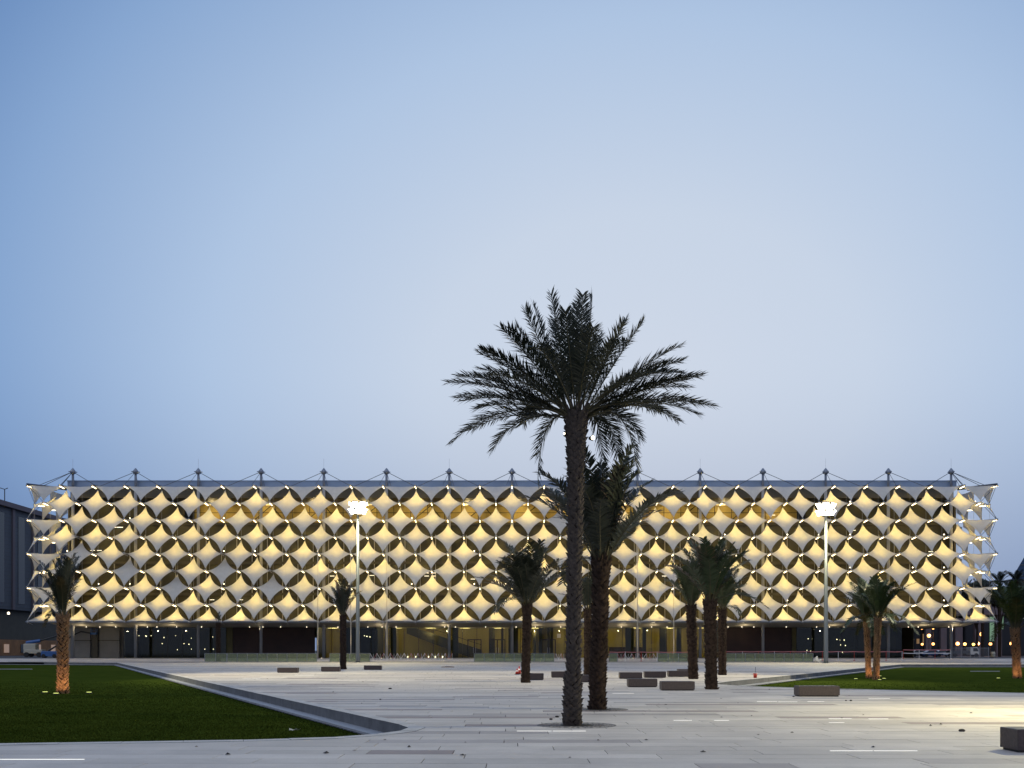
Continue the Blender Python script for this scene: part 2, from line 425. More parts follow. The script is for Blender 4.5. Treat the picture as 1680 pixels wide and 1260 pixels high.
# flush light strips in the paving
for (xa, xb, yy) in ((-30, 138, 1246), (1362, 1432, 1232), (1434, 1505, 1232), (848, 905, 1199.5), (907, 961, 1199.5), (1105, 1135, 1182), (1172, 1196, 1182),
                     (1360, 1397, 1179), (1425, 1457, 1179.5), (1360, 1385, 1185.5), (1242, 1275, 1151), (1277, 1308, 1151.5), (1325, 1352, 1151),
                     (1425, 1460, 1146), (398, 412, 1113.5), (414, 427, 1113.5), (344, 352, 1107.7), (483, 515, 1107.6), (1005, 1040, 1137.5), (660, 662, 1246)):
    if xb - xa < 5: continue
    p = gp(xa, yy); q = gp(xb, yy)
    s = MB(); s.box(0, q.x - p.x, -.022, .022, -.03, .006); part('light_strip', s, M['led'], plaza, loc=(p.x, p.y, 0))

# lawns
def near_dist(x, y, P, idx):
    best = 1e9
    for i in idx:
        ax, ay = P[i]; bx, by = P[(i + 1) % len(P)]; dx, dy = bx - ax, by - ay
        t = max(0, min(1, ((x - ax) * dx + (y - ay) * dy) / (dx * dx + dy * dy)))
        best = min(best, math.hypot(x - ax - dx * t, y - ay - dy * t))
    return best
LN = list(range(0, 4)); RN = list(range(5, 12))
def lawn_z(x, y, P, idx):
    t = min(1, near_dist(x, y, P, idx) / 2.2); return -.02 - .36 * t * t * (3 - 2 * t)
def lawn(P, idx, wall_idx, who):
    inner = P
    m = MB(); cache = {}
    xs = [p[0] for p in P]; ys = [p[1] for p in P]
    yy = math.floor(min(ys)); step = 1.5
    while yy < max(ys):
        st = 1.5 if yy < 70 else 5
        xx = math.floor(min(xs))
        while xx < max(xs):
            Q = inside([(xx, yy), (xx + st, yy), (xx + st, yy + st), (xx, yy + st)], inner)
            if Q:
                m.add([(a, b, lawn_z(a, b, P, idx)) for a, b in Q], [tuple(range(len(Q)))])
            xx += st
        yy += st
    lw = part('lawn', m, M['grass'], None, smooth=False, kind='structure')
    # blades of grass
    pts = []
    X0, X1, Y0, Y1 = min(xs), max(xs), min(ys), min(max(ys), 75)
    nb = 150000 if who == 'l' else 60000
    yv = Y0 + (Y1 - Y0) * rng.random(nb * 3) ** (1.9 if who == 'l' else 1.0)
    xv = (rng.random(nb * 3) - .5) * 1.1 * yv
    V = []; Fc = []
    for a, b in zip(xv, yv):
        if not contains(a, b, P) or (b > 30 and random.random() > ((75 - b) / 45)): continue
        z = lawn_z(a, b, P, idx)
        h = random.uniform(.02, .05); an = random.uniform(0, 3.14); wd = random.uniform(.008, .02) * (1 + b / 40)
        ux, uy = math.cos(an) * wd, math.sin(an) * wd
        k = len(V); V += [(a - ux, b - uy, z - .005), (a + ux, b + uy, z - .005), (a + random.uniform(-.025, .025), b + random.uniform(-.025, .025), z + h)]
        Fc.append((k, k + 1, k + 2))
        if len(Fc) >= nb: break
    me = bpy.data.meshes.new('grass'); me.from_pydata(V, [], Fc); me.materials.append(M['grass'])
    link('grass', me, None, label='short green grass of the %s lawn' % ('large left' if who == 'l' else 'right hand'), cat='grass', kind='stuff')
    # retaining kerb: a coping all the way round, wall and ledge on the sunken side
    kb = link('lawn_kerb', None, None, (0, 0, 0), kind='structure')
    O = offset(P, .375); I1 = offset(P, -.42); I2 = offset(P, -.50)
    for i in range(len(P)):
        j = (i + 1) % len(P)
        a, b = Vector(P[i]), Vector(P[j]); ao, bo = Vector(O[i]), Vector(O[j]); a1, b1 = Vector(I1[i]), Vector(I1[j]); a2, b2 = Vector(I2[i]), Vector(I2[j])
        Ls = (b - a).length
        if max(abs(a.x), abs(b.x)) > 94.5 and (abs(a.x - b.x) < 1 ): continue
        n = max(1, round(Ls / (1.25 if min(a.y, b.y) < 140 and Ls > 2 else .8)))
        n = min(n, 95)
        for k in range(n):
            t0, t1 = k / n, (k + 1) / n - (.008 / Ls)
            f = lambda p, q, t: p + (q - p) * t
            p0, p1, q0, q1 = f(a, b, t0), f(a, b, t1), f(ao, bo, t0), f(ao, bo, t1)
            if max(p0.x, p1.x) < -70 or min(p0.x, p1.x) > 80: continue
            dz = random.uniform(-.003, .003) + .006
            zb = -.40 if i in wall_idx else -.12
            vs = [(p0.x, p0.y, zb), (p1.x, p1.y, zb), (q1.x, q1.y, zb), (q0.x, q0.y, zb), (p0.x, p0.y, dz), (p1.x, p1.y, dz), (q1.x, q1.y, dz), (q0.x, q0.y, dz)]
            s = MB(); s.add(vs, [(3, 2, 1, 0), (4, 5, 6, 7), (1, 0, 4, 5), (2, 1, 5, 6), (3, 2, 6, 7), (0, 3, 7, 4)]); s.m[1] = 1  # top gets the light coping, all other faces the shade-darkened stone
            part('kerb_stone', s, [M['kerb_shaded'], M['coping']], kb)
        if i in wall_idx:
            s = MB(); s.add([(a.x, a.y, -.29), (b.x, b.y, -.29), (b1.x, b1.y, -.29), (a1.x, a1.y, -.29), (b1.x, b1.y, -.5), (a1.x, a1.y, -.5)], [(0, 1, 2, 3), (3, 2, 4, 5)])
            part('ledge', s, M['ledge'], kb)
            s = MB(); s.add([(a1.x, a1.y, -.345), (b1.x, b1.y, -.345), (b2.x, b2.y, -.345), (a2.x, a2.y, -.345)], [(0, 1, 2, 3)])
            part('edging', s, M['edging'], kb)
    return lw
lawn(LEFT, LN, (4, 5, 6, 7, 8, 9), 'l')
lawn(RIGHT, RN, (1, 2, 3, 4), 'r')

# ------------------------------------------------------------------ library
D0 = 171.2; PW = 5.4; RH = 2.84; Z0 = 29.4; DM = 176.3
lib = empty('library_building', (0, D0, .45), 'long library wrapped in rows of white tensile sails lit by small lamps', 'building')
def lp(name, mb, m, smooth=False, **k):          # library part in world coordinates
    o = part(name, mb, m, lib, smooth, **k); o.location = Vector(k.get('loc') or (0, 0, 0)) - Vector((0, D0, .45)); return o
def lcopy(name, me, loc, rz=0, parent=None, kind=None):
    o = bpy.data.objects.new(name, me); col.objects.link(o); o.parent = parent or lib
    o.location = Vector(loc) - (Vector((0, D0, .45)) if parent is None else Vector((0, 0, 0))); o.rotation_euler.z = rz
    if kind: o['kind'] = kind
    return o

def sail_mesh(name, T, Rr, B, Lf, sTR, sRB, n=12, center_pull=0.0):
    T, Rr, B, Lf = map(Vector, (T, Rr, B, Lf)); C = (T + Rr + B + Lf) / 4
    def edge(a, b, s):
        m = (a + b) / 2; d = (C - m); d.y *= .3
        c = m + (d.normalized() * 2 * s if s else Vector((0, 0, 0)))
        return lambda t: a * (1 - t) ** 2 + c * 2 * t * (1 - t) + b * t * t
    e0 = edge(T, Rr, sTR); e1 = edge(Lf, B, sRB); f0 = edge(T, Lf, sTR); f1 = edge(Rr, B, sRB)
    m = MB(); G = []
    for i in range(n + 1):
        for j in range(n + 1):
            u, v = i / n, j / n
            p = e0(u) * (1 - v) + e1(u) * v + f0(v) * (1 - u) + f1(v) * u - (T * (1 - u) * (1 - v) + Rr * u * (1 - v) + Lf * (1 - u) * v + B * u * v)
            G.append(p)
    m.v = [tuple(p) for p in G]
    for i in range(n):
        for j in range(n):
            a = i * (n + 1) + j
            m.f.append((a, a + 1, a + n + 2, a + n + 1)); m.m.append(0)
    for fn in (e0, e1, f0, f1):                     # hem with its edge cable
        m.tube([fn(k / 8) for k in range(9)], .045, 4, 0)
    return m.mesh(name, M['sail'], True)
DB = 2.5
Tc = (0, DB, RH - .50); Rc = (PW / 2 - .28, .9, -.02); Lc = (-PW / 2 + .28, .9, -.02); Bc = (0, -.05, -RH + .28)
me_full = sail_mesh('sail', Tc, Rc, Bc, Lc, .45, .34)
FULL = [me_full] + [sail_mesh('sail', (a, DB + b, Tc[2] + c), (Rc[0], Rc[1] + d, Rc[2]), (-a, Bc[1], Bc[2] - c), (Lc[0], Lc[1] - d, Lc[2]), .45 + e_, .34 - e_)
    for a, b, c, d, e_ in ((.04, .1, .05, .08, .04), (-.04, -.08, -.04, -.08, -.05), (.05, 0, -.05, .1, -.03), (-.05, .06, .04, -.1, .05), (0, -.1, .03, .12, .02))]
me_top = sail_mesh('sail', (0, 1.4, -.10), (PW / 2 - .1, 1.3, 0), Bc, (-PW / 2 + .1, 1.3, 0), 0, .34)
me_bot = sail_mesh('sail', Tc, (PW / 2 - .2, .5, 0), (0, .15, .10), (-PW / 2 + .2, .5, 0), .45, 0)
me_tl = sail_mesh('sail', (0, .7, -.10), (PW / 2 - .1, 1.3, 0), Bc, (-PW / 2 + .1, .1, 0), 0, .34); me_tr = sail_mesh('sail', (0, .7, -.10), (PW / 2 - .1, .1, 0), Bc, (-PW / 2 + .1, 1.3, 0), 0, .34)
me_bl = sail_mesh('sail', Tc, (PW / 2 - .2, .5, 0), (0, .1, .10), (-PW / 2 + .1, -.1, 0), .45, 0); me_br = sail_mesh('sail', Tc, (PW / 2 - .1, -.1, 0), (0, .1, .10), (-PW / 2 + .2, .5, 0), .45, 0)
def row_mesh(i, mid, a, b): return a if i == 0 else b if i == 29 else mid
# corner sail: lower half wrapped round the corner (L on the side face, R on the front)
def corner_mesh(sx):
    h = PW / 2
    A = Vector((-sx * 0 + sx * (h - .2), 0, 0)); B2 = Vector((0, h - .2, 0)); B = Vector((0, 0, -RH + .2)); T = (A + B2) / 2 + Vector((0, 0, -.1))
    return sail_mesh('sail', T, A if sx > 0 else B2, B, B2 if sx > 0 else A, 0, .25)
def gx(r, i): return (-15 * PW + PW * i) if r % 2 == 0 else (-15 * PW + PW / 2 + PW * i)
def rz_(r): return Z0 - RH * r
OFF = {(3, 1), (4, 3), (4, 1), (5, 4), (4, 6), (5, 7), (1, 16)}
nsail = 0
for r in range(0, 9):
    if r in (0, 8):
        for i in range(30): lcopy('sail', row_mesh(i, me_top, me_tl, me_tr) if r == 0 else row_mesh(i, me_bot, me_bl, me_br), (gx(1, i), D0, rz_(r))); nsail += 1
    elif r % 2 == 1:
        for i in range(1, 30): lcopy('sail', random.choice(FULL), (gx(0, i), D0, rz_(r))); nsail += 1
    else:
        for i in range(30): lcopy('sail', row_mesh(i, random.choice(FULL), me_tl, me_tr), (gx(1, i), D0, rz_(r))); nsail += 1
for sx in (1, -1):                                   # corner sails, sx=1: left corner (front node lies to +x)
    cm = corner_mesh(sx)
    for r in (1, 3, 5, 7): lcopy('sail', cm, (-sx * 81, D0, rz_(r))); nsail += 1
# side faces
rest = MB()
def bake(me, loc, rz, into):
    mt = Matrix.Translation(loc) @ Matrix.Rotation(rz, 4, 'Z'); vs = [mt @ v.co for v in me.vertices]
    into.add(vs, [tuple(p.vertices) for p in me.polygons])
for sx in (-1, 1):
    rz = R(-90) if sx < 0 else R(90)                 # local -y (outwards) -> -x / +x
    items = []
    for r in range(0, 9):
        odd_centres = r % 2 == 0
        for k in range(0, 7):
            dep = PW * k + PW / 2 if odd_centres else PW * (k + 1)
            items.append((dep, r))
    items.sort()
    for dep, r in items:
        me = me_top if r == 0 or (r in (2, 4, 6) and dep < 3) else me_bot if r == 8 else me_full
        if dep < 3 and me is me_top: me = me_tr if sx < 0 else me_tl
        if dep < 3 and me is me_bot: me = me_br if sx < 0 else me_bl
        if dep < 6 and nsail < 300: lcopy('sail', me, (sx * 81, D0 + dep, rz_(r)), rz); nsail += 1
        else: bake(me, (sx * 81, D0 + dep - 0, rz_(r)), rz, rest)
o = lp('side_sails', rest, M['sail'], True); o['kind'] = 'stuff'

# struts and lamps at the nodes
s = MB(); s.tube([(0, -.15, 0), (0, 2.5, .02)], .10, 8); s.tube([(0, -.22, 0), (0, -.1, 0)], .17, 8); me_strut = s.mesh('strut', M['fit'], True)
s = MB(); s.tube([(0, -.05, -.18), (0, 1.6, -.30)], [.07, .07], 8); me_lamp = s.mesh('lamp', M['lampwhite'], True); me_lampoff = s.mesh('lamp', M['lampoff'], True)
ld = bpy.data.lights.new('sail_light', 'SPOT'); ld.energy = 560; ld.color = (1, .68, .13); ld.spot_size = R(94); ld.spot_blend = .9; ld.shadow_soft_size = .25
LDS = [ld]
for q_ in (.82, 1.15): l2 = ld.copy(); l2.energy = ld.energy * q_; LDS.append(l2)
nl = 0
stex = MB()
def node(x, y_, z, rz, r, i, lit=True, main=True):
    st = lcopy('strut', me_strut, (x, y_, z), rz)
    lcopy('lamp', me_lamp if lit else me_lampoff, (0, 0, 0), 0, st)
    if lit and r < 8:
        q = bpy.data.objects.new('sail_light', random.choice(LDS)); col.objects.link(q); q.parent = st; q.location = (0, -.45, -.25)
        q.rotation_euler = Vector((0, 1, -.75)).to_track_quat('-Z', 'Y').to_euler()
for r in range(0, 8):
    for i in range(31 if r % 2 == 0 else 30):
        if r % 2 == 0 and i in (0, 30): continue
        node(gx(r, i), D0, rz_(r), 0, r, i, (r, i) not in OFF)
for sx in (-1, 1):
    for r in (0, 2, 4, 6): node(sx * 81, D0, rz_(r), R(-38) * -sx if sx > 0 else R(-38), r, 0)
    for r in range(0, 8):
        for k in range(0, 3):
            dep = PW * (k + 1) if r % 2 == 0 else PW * k + PW / 2
            if dep > 9: continue
            node(sx * 81, D0 + dep, rz_(r), R(-90) if sx < 0 else R(90), r, k)
# foot fittings at the lowest nodes
s = MB(); s.tube([(0, 0, -.35), (0, 0, .1)], [.09, .16], 8); s.tube([(0, -.05, -.1), (0, 1.8, -.55)], .07, 6); me_foot = s.mesh('foot_bracket', M['fit'], True)
for i in range(31): lcopy('foot_bracket', me_foot, (gx(8, i), D0, rz_(8)))

# tie cables behind the sails and edge cables at the corners
for i in range(61):
    x = -81 + PW / 2 * i
    s = MB(); s.tube([(0, 0, 0), (0, 0, Z0 - 6.7)], .022, 4); lp('tie_cable', s, M['fit'], loc=(x, D0 + 2.45, 6.7))
for sx in (-1, 1):
    s = MB()
    for r in range(0, 8):
        if r % 2 == 0:
            s.tube([(sx * 81, D0, rz_(r)), (sx * 81, D0 + PW / 2, rz_(r + 1))], .04, 5); s.tube([(sx * 81, D0, rz_(r)), (sx * 78.3, D0, rz_(r + 1))], .04, 5)
            s.tube([(sx * 81, D0 + PW, rz_(r)), (sx * 81, D0 + PW / 2, rz_(r + 1))], .04, 5)
        else:
            s.tube([(sx * 81, D0 + PW / 2, rz_(r)), (sx * 81, D0, rz_(r + 1))], .04, 5); s.tube([(sx * 78.3, D0, rz_(r)), (sx * 81, D0, rz_(r + 1))], .04, 5)
            s.tube([(sx * 78.3, D0, rz_(r)), (sx * 81, D0 + PW / 2, rz_(r))], .04, 5)
    lp('corner_cables', s, M['cable'])
    s = MB(); s.tube([(sx * 81.1, D0 - .1, Z0 + .15), (sx * 76.4, D0 + 4.4, Z0 + .05)], [.2, .22], 8); lp('corner_beam', s, M['dark_steel'], True)
    s = MB(); s.tube([(sx * 81, D0, Z0 + .1), (sx * 81, D0 + 16, Z0 + .1)], .12, 6); lp('edge_beam', s, M['dark_steel'], True)

# masts, column shafts, roof cables
s = MB(); s.tube([(0, 0, 0), (0, 0, Z0 + .45)], .26, 12); me_shaft = s.mesh('column', M['column'], True)
s = MB(); s.tube([(0, 0, 29.5), (0, 0, 32.6)], .21, 10); s.tube([(0, 0, 32.2), (0, 0, 32.6), (0, 0, 33.15)], [.42, .50, .10], 10)
for k in range(4):
    a = k * math.pi / 2 + .5; s.box(-.05, .7, -.05, .05, 32.45, 32.6, rot=Matrix.Rotation(a, 3, 'Z'))
me_mast = s.mesh('mast', M['steel'], True)
s = MB(); s.tube([(0, 0, 33.1), (0, 0, 34.8)], .016, 5); me_rod = s.mesh('lightning_rod', M['fit'])
for j in range(15):
    x = -75.6 + 10.8 * j
    c = lcopy('column', me_shaft, (x, DM, .0))
    mt = lcopy('mast', me_mast, (x, DM, 0))
    if j % 2 == 0: lcopy('lightning_rod', me_rod, (0, 0, 0), 0, mt)
    top = Vector((x, DM, 32.55))
    for tx in (x - 5.4, x + 5.4):
        s = MB(); s.tube([top, (tx, D0 + 2.5, Z0 + .1)], .05, 5); lp('stay_cable', s, M['cable'])
        s = MB(); s.tube([(tx, D0 + .1, Z0 + .02), (tx, D0 + 2.6, Z0 + .12)], [.10, .2], 6); lp('stay_strut', s, M['dark_steel'])
    for dx, dy in ((-.9, 0), (.9, 1.4)):
        s = MB(); s.tube([top, (x + dx, D0 + 2.4 + dy, Z0 + .5)], .04, 5); lp('stay_cable', s, M['cable'])
    s = MB(); s.tube([(x, D0 + .1, Z0 + .02), (x, D0 + 2.6, Z0 + .12)], [.10, .2], 6); lp('stay_strut', s, M['dark_steel'])
    if j in (0, 14):
        sg = -1 if j == 0 else 1
        for q in ((sg * 79, D0 + 1.6, Z0 + .2), (sg * 78, D0 + 5, Z0 + .2), (x, D0 + .5, Z0 + .2)):
            s = MB(); s.tube([top, q], .05, 5); lp('stay_cable', s, M['cable'])

s = MB(); s.box(-76.8, 76.8, 176.9, 330, 29.9, 31.1); s.box(-76.9, 76.9, 176.8, 176.895, 30.98, 31.16); lp('roof', s, M['roof'])
s = MB(); s.box(-76.4, 76.4, 177.2, 329, 28.2, 29.89); lp('roof_soffit', s, M['darkwall'])
# fascia and soffit over the ground floor
s = MB(); s.box(-81.4, 81.4, 171.2, 177.0, 6.52, 6.62); lp('soffit_edge', s, M['steel'])
s = MB(); s.add([(-78.6, 173.4, 6.5), (78.6, 173.4, 6.5), (78.6, 178.8, 5.86), (-78.6, 178.8, 5.86), (-78.6, 330, 5.86), (78.6, 330, 5.86), (78.6, 330, 6.5), (-78.6, 330, 6.5)],
                [(0, 1, 2, 3), (3, 2, 5, 4), (0, 7, 6, 1), (0, 3, 4, 7), (1, 6, 5, 2), (4, 5, 6, 7)]); lp('soffit', s, M['soffit'])
# small downlights below the soffit
s = MB(); s.tube([(0, 0, 0), (0, 0, -.06)], .06, 8); me_dl = s.mesh('downlight', M['dot'])
for j in range(60):
    x = -77 + 2.6 * j + random.uniform(-.5, .5)
    if random.random() < .35: continue
    lcopy('downlight', me_dl, (x, 178.4, 5.90))
    if j % 2: lamp('soffit_downlight', 'POINT', (x, 176.2, 5.3), 70, (1, .80, .48), None, .1)

# upper floors behind the sails
s = MB()
for k, (z0, z1) in enumerate(((6.6, 11.7), (11.8, 17.2), (17.3, 24.1))):
    s.box(-76.6, 76.6, 181.0 + .002 * k, 181.3, z0, z1)
lp('curtain_wall', s, M['upglass'])
s = MB()
for z in (11.75, 17.25, 24.15): s.box(-76.7, 76.7, 180.7, 181.5, z - .22, z + .22)
lp('floor_band', s, M['darkwall'])
s = MB(); s.tube([(0, 0, 0), (0, 0, 15.6)], .07, 4); me_mul = s.mesh('mullion', M['cream'])
for i in range(53):
    lcopy('mullion', me_mul, (-70.2 + 2.7 * i, 180.85, 6.6))
s = MB()
s.box(-58, 52, 187, 187.3, 24.2, 29.2); lp('gallery_back_wall', s, M['amber'])
s = MB(); s.box(-76.6, -58, 181, 181.3, 24.4, 28.19); lp('gallery_side_wall', s, M['upglass']); s = MB(); s.box(52, 76.6, 181, 181.3, 24.4, 28.19); lp('gallery_side_wall', s, M['upglass'])
s = MB(); s.box(-76.9, -76.61, 177.3, 230, 6.62, 28.19); lp('side_wall', s, M['darkwall']); s = MB(); s.box(76.61, 76.9, 177.3, 230, 6.62, 28.19); lp('side_wall', s, M['darkwall'])
s = MB(); s.box(-58, 52, 181.6, 188, 24.0, 24.19); lp('gallery_floor', s, M['darkwall'])
s = MB(); s.box(-58, 52, 182.6, 187, 28.08, 28.19); lp('gallery_ceiling', s, M['amber'])
s = MB()
for i in range(36): s.tube([(-57 + 3 * i, 182, 24.2), (-57 + 3 * i, 182, 28)], .06, 4)
s.box(-58, 52, 181.95, 182.05, 26.2, 26.3); lp('gallery_frame', s, M['frame'])
for k in range(10):
    xa = -48 + 9.6 * k
    s = MB(); s.tube([(xa, 185.5, 24.3), (xa + 4.5, 185.2, 28)], .08, 4); s.tube([(xa + 7.5, 185.5, 24.3), (xa + 4.5, 185.2, 28)], .08, 4); lp('brace', s, M['frame'])
for k in range(12):
    s = MB(); s.box(-1.2, 1.2, -.05, .05, -.05, 0); lp('gallery_light', s, M['strip'], loc=(-54 + 9.2 * k, 184.6, 28.06)); lamp('gallery_lamp', 'POINT', (-54 + 9.2 * k, 184.3, 27.4), 260, (1, .76, .34), None, .5)
# glowing bars at the dark upper glass, standing in for reflected fluorescent tubes
for (xx, yy, n_) in ((152, 903, 2), (348, 984, 1), (395, 984, 1), (187, 865, 2), (195, 865, 1), (221, 886, 1), (700, 940, 2), (700, 945, 2), (776, 950, 1), (1090, 945, 2), (1268, 845, 1), (1527, 905, 2), (1400, 870, 1), (1300, 935, 1), (1352, 918, 1), (545, 945, 1), (610, 944, 1), (100, 966, 2)):
    p = px(xx, yy, 180.6)
    for q in range(n_):
        s = MB(); s.box(-.4, .4, -.05, .0, -.04, .03); lp('tube_reflection', s, M['reflected_tube_white'], loc=(p.x + q * 1.2, p.y, p.z))
for r in range(1, 8):                                # maintenance lamps behind the sails
    for i in range(30):
        if random.random() < .28:
            p = Vector((gx(1, i) + 1.6, D0 + 5.4, rz_(r) + .9)); s = MB(); s.ball(p, .10, 6, 4); lp('work_light', s, M['dot'])

# ---- ground floor
GB = .46
s = MB()
for x0, x1 in ((-66, -50.2), (-49.9, -35), (-34.8, -27)): pass
def wall(name, xa, xb, ya, m, z1=5.85, th=.25, y=None):
    s = MB(); s.box(xa, xb, ya, ya + th, GB, z1); return lp(name, s, m)
def X(xp, Y): return (xp - 840) * Y / F
GY = 181.0
# left grey service wall
for a, b in ((118, 148), (163, 196)):
    wall('service_panel', X(a, 182), X(b, 182), 182, M['greypanel'])
wall('service_wall', X(100, 183), X(203, 183), 182.8, M['greypanel'])
wall('service_post', X(150, 181.6), X(160, 181.6), 181.6, M['darkwall'])
s = MB(); s.box(X(118, 181.9), X(196, 181.9), 181.8, 181.96, 3.5, 3.62); lp('service_rail', s, M['darkwall'])
# solid brown walls
wall('brown_wall', X(383, GY), X(517, GY), GY - .3, M['brownwall'])
wall('brown_wall', X(1190, GY), X(1298, GY), GY - .3, M['brownwall'])
wall('pier', X(372, GY), X(382, GY), GY - .2, M['olive'])
wall('pier', X(1299, GY), X(1306, GY), GY - .2, M['olive'])
# rooms behind the glass
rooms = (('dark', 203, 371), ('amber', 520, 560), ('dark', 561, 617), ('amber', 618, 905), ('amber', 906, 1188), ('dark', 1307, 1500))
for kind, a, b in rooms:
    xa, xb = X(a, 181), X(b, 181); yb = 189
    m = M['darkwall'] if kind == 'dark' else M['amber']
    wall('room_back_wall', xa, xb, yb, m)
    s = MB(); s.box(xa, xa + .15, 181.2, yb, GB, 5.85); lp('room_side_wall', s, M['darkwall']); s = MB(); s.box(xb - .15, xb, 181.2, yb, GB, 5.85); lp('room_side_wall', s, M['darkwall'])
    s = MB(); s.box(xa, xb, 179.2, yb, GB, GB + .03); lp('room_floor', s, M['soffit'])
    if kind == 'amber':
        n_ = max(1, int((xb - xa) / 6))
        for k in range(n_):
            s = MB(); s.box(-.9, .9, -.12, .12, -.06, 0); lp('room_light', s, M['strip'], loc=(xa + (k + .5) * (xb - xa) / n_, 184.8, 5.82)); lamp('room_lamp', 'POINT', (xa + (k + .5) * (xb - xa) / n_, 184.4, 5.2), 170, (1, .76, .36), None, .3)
# dark piers and curtains in the rooms
for a, b, Yp in ((560, 572, 184), (641, 650, 183), (742, 752, 183), (802, 812, 185), (822, 826, 184), (834, 850, 184.5), (884, 890, 184), (1026, 1040, 184), (1054, 1060, 183), (1082, 1094, 184.5), (1110, 1118, 183.5), (875, 880, 185), (898, 904, 185)):
    s = MB(); s.box(X(a, Yp), X(b, Yp), Yp, Yp + .3, GB, 5.84); lp('pier', s, M['darkwall'])
s = MB(); s.box(X(1000, 188), X(1060, 188), 188.4, 188.8, GB, 2.4); lp('counter', s, M['brownwall'])
# stair rising to the left behind the glass
a = px(790, 1066, 186); b = px(668, 1026, 186)
s = MB(); d = (b - a); 
s.add([(a.x, 185.2, a.z), (b.x, 185.2, b.z), (b.x, 185.2, b.z - 1.5), (a.x - 2, 185.2, GB), (a.x, 185.2, GB), (a.x, 187, a.z), (b.x, 187, b.z), (b.x, 187, b.z - 1.5), (a.x - 2, 187, GB), (a.x, 187, GB)],
      [(0, 1, 2, 3, 4), (5, 9, 8, 7, 6), (0, 5, 6, 1), (3, 2, 7, 8), (0, 4, 9, 5), (1, 6, 7, 2)]); lp('stair', s, M['darkwall'])
s = MB(); s.tube([(a.x, 185.1, a.z + .9), (b.x + 2, 185.1, b.z + .2)], .05, 5); lp('handrail', s, M['frame'])
for xx in (669, 682, 703, 714, 726, 623):            # small uplights along the lit wall
    p = px(xx, 1073, 186.5); s = MB(); s.tube([(p.x, p.y, GB + .03), (p.x, p.y, GB + .3)], .08, 6); o = lp('uplight', s, M['dot'])
    lamp('wall_uplight', 'SPOT', (p.x, p.y + .1, GB + .45), 26, (1, .72, .3), None, .04, (0, .35, 1), 60)
# glazing: panes between mullions
for g0, g1 in ((203, 371), (520, 1188), (1307, 1480)):
    x = X(g0, 180); x1 = X(g1, 180); n_ = round((x1 - x) / 2.6); wdt = (x1 - x) / n_
    for k in range(n_):
        s = MB(); s.box(.04, wdt - .04, 0, .03, GB + .05, 5.84); lp('pane', s, M['glass'], loc=(x + k * wdt, 180, 0))
        s = MB(); s.box(-.04, .035, -.05, .1, GB, 5.85); lp('mullion', s, M['frame'], loc=(x + k * wdt, 180, 0))
for a, b in ((767, 790), (803, 829), (888, 912)):    # glazed double doors in black frames
    xa, xb = X(a, 179.7), X(b, 179.7); zt = CH + (YH - 1048.8) * 179.7 / F
    s = MB()
    s.box(xa, xa + .16, 179.6, 179.8, GB, zt); s.box(xb - .16, xb, 179.6, 179.8, GB, zt); s.box(xa + .16, xb - .16, 179.6, 179.8, zt - .16, zt)
    mxx = (xa + xb) / 2; s.box(mxx - .09, mxx + .09, 179.6, 179.8, GB, zt - .16)
    dr = lp('door', s, M['frame'])
    s = MB(); s.tube([(mxx - .2, 179.5, 1.3), (mxx - .2, 179.5, 2.3)], .03, 5); s.tube([(mxx + .2, 179.5, 1.3), (mxx + .2, 179.5, 2.3)], .03, 5)
    h = part('handle', s, M['fit'], dr)
s = MB(); s.box(X(914, 179.6), X(920, 179.6), 179.5, 179.55, 4.0, 4.7); lp('notice', s, M['cream'])
# small glowing balls standing in for city lights reflected in the dark glass
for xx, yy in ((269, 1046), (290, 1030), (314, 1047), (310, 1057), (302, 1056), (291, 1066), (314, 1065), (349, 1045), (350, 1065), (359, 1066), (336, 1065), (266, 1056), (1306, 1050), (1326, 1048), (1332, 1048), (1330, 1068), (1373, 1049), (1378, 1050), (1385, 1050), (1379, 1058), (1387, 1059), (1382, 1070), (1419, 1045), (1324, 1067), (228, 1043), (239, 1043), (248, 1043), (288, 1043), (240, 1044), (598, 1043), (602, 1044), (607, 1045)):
    p = px(xx, yy, 183.5 + random.random() * 3); s = MB(); s.ball(p, random.uniform(.04, .09), 6, 4); lp('reflection_dot', s, M['dot'])

# ------------------------------------------------------------------ benches
def bench(x0, x1, yb, label, h=.41, dep=.75, p=None):
    a = gp(x0, yb); b = gp(x1, yb)
    s = MB(); wd = b.x - a.x; s.bbox(-wd / 2, wd / 2, 0, dep, .045, h, .012)
    t = empty('bench', ((a.x + b.x) / 2, a.y, 0), label, 'bench', 'dark granite block benches on the plaza')
    part('seat_block', s, M['bench'], t)
    s = MB(); s.box(-wd / 2 + .04, wd / 2 - .04, .04, dep - .04, .0, .05); part('plinth', s, M['edging'], t)
bench(454.7, 487.6, 1103.8, 'black stone block bench standing alone, the farthest left of all')
bench(526.7, 556.8, 1101.9, 'grey brown block bench just left of the thin palm by the tall lamp post')
bench(596.8, 625.3, 1099, 'small far block bench just right of the tall left lamp post foot')
bench(860, 892, 1115.8, 'block bench half hidden behind the slim palm left of the big palm')
bench(904.8, 940, 1111.8, 'block bench whose right end goes behind the tallest palm trunk')
bench(930, 968, 1119.6, 'block bench seen in the gap between the two large palm trunks')
bench(1017, 1054, 1113.7, 'leftmost bench of the far row right of the two large palms')
bench(1058, 1093, 1112, 'middle bench of the far row right of the two large palms')
bench(1097, 1131, 1110.5, 'bench of the far row touching the left palm of the trio')
bench(1113, 1140, 1107, 'bench mostly hidden behind the rightmost bench of the far row')
bench(1031, 1078.7, 1127.6, 'wide grey brown bench in front of the far row of benches')
bench(1085.7, 1140, 1133, 'dark bench nearest the foot of the middle palm of the trio')
bench(1311, 1378, 1142.9, 'long dark bench at the near edge of the right lawn')
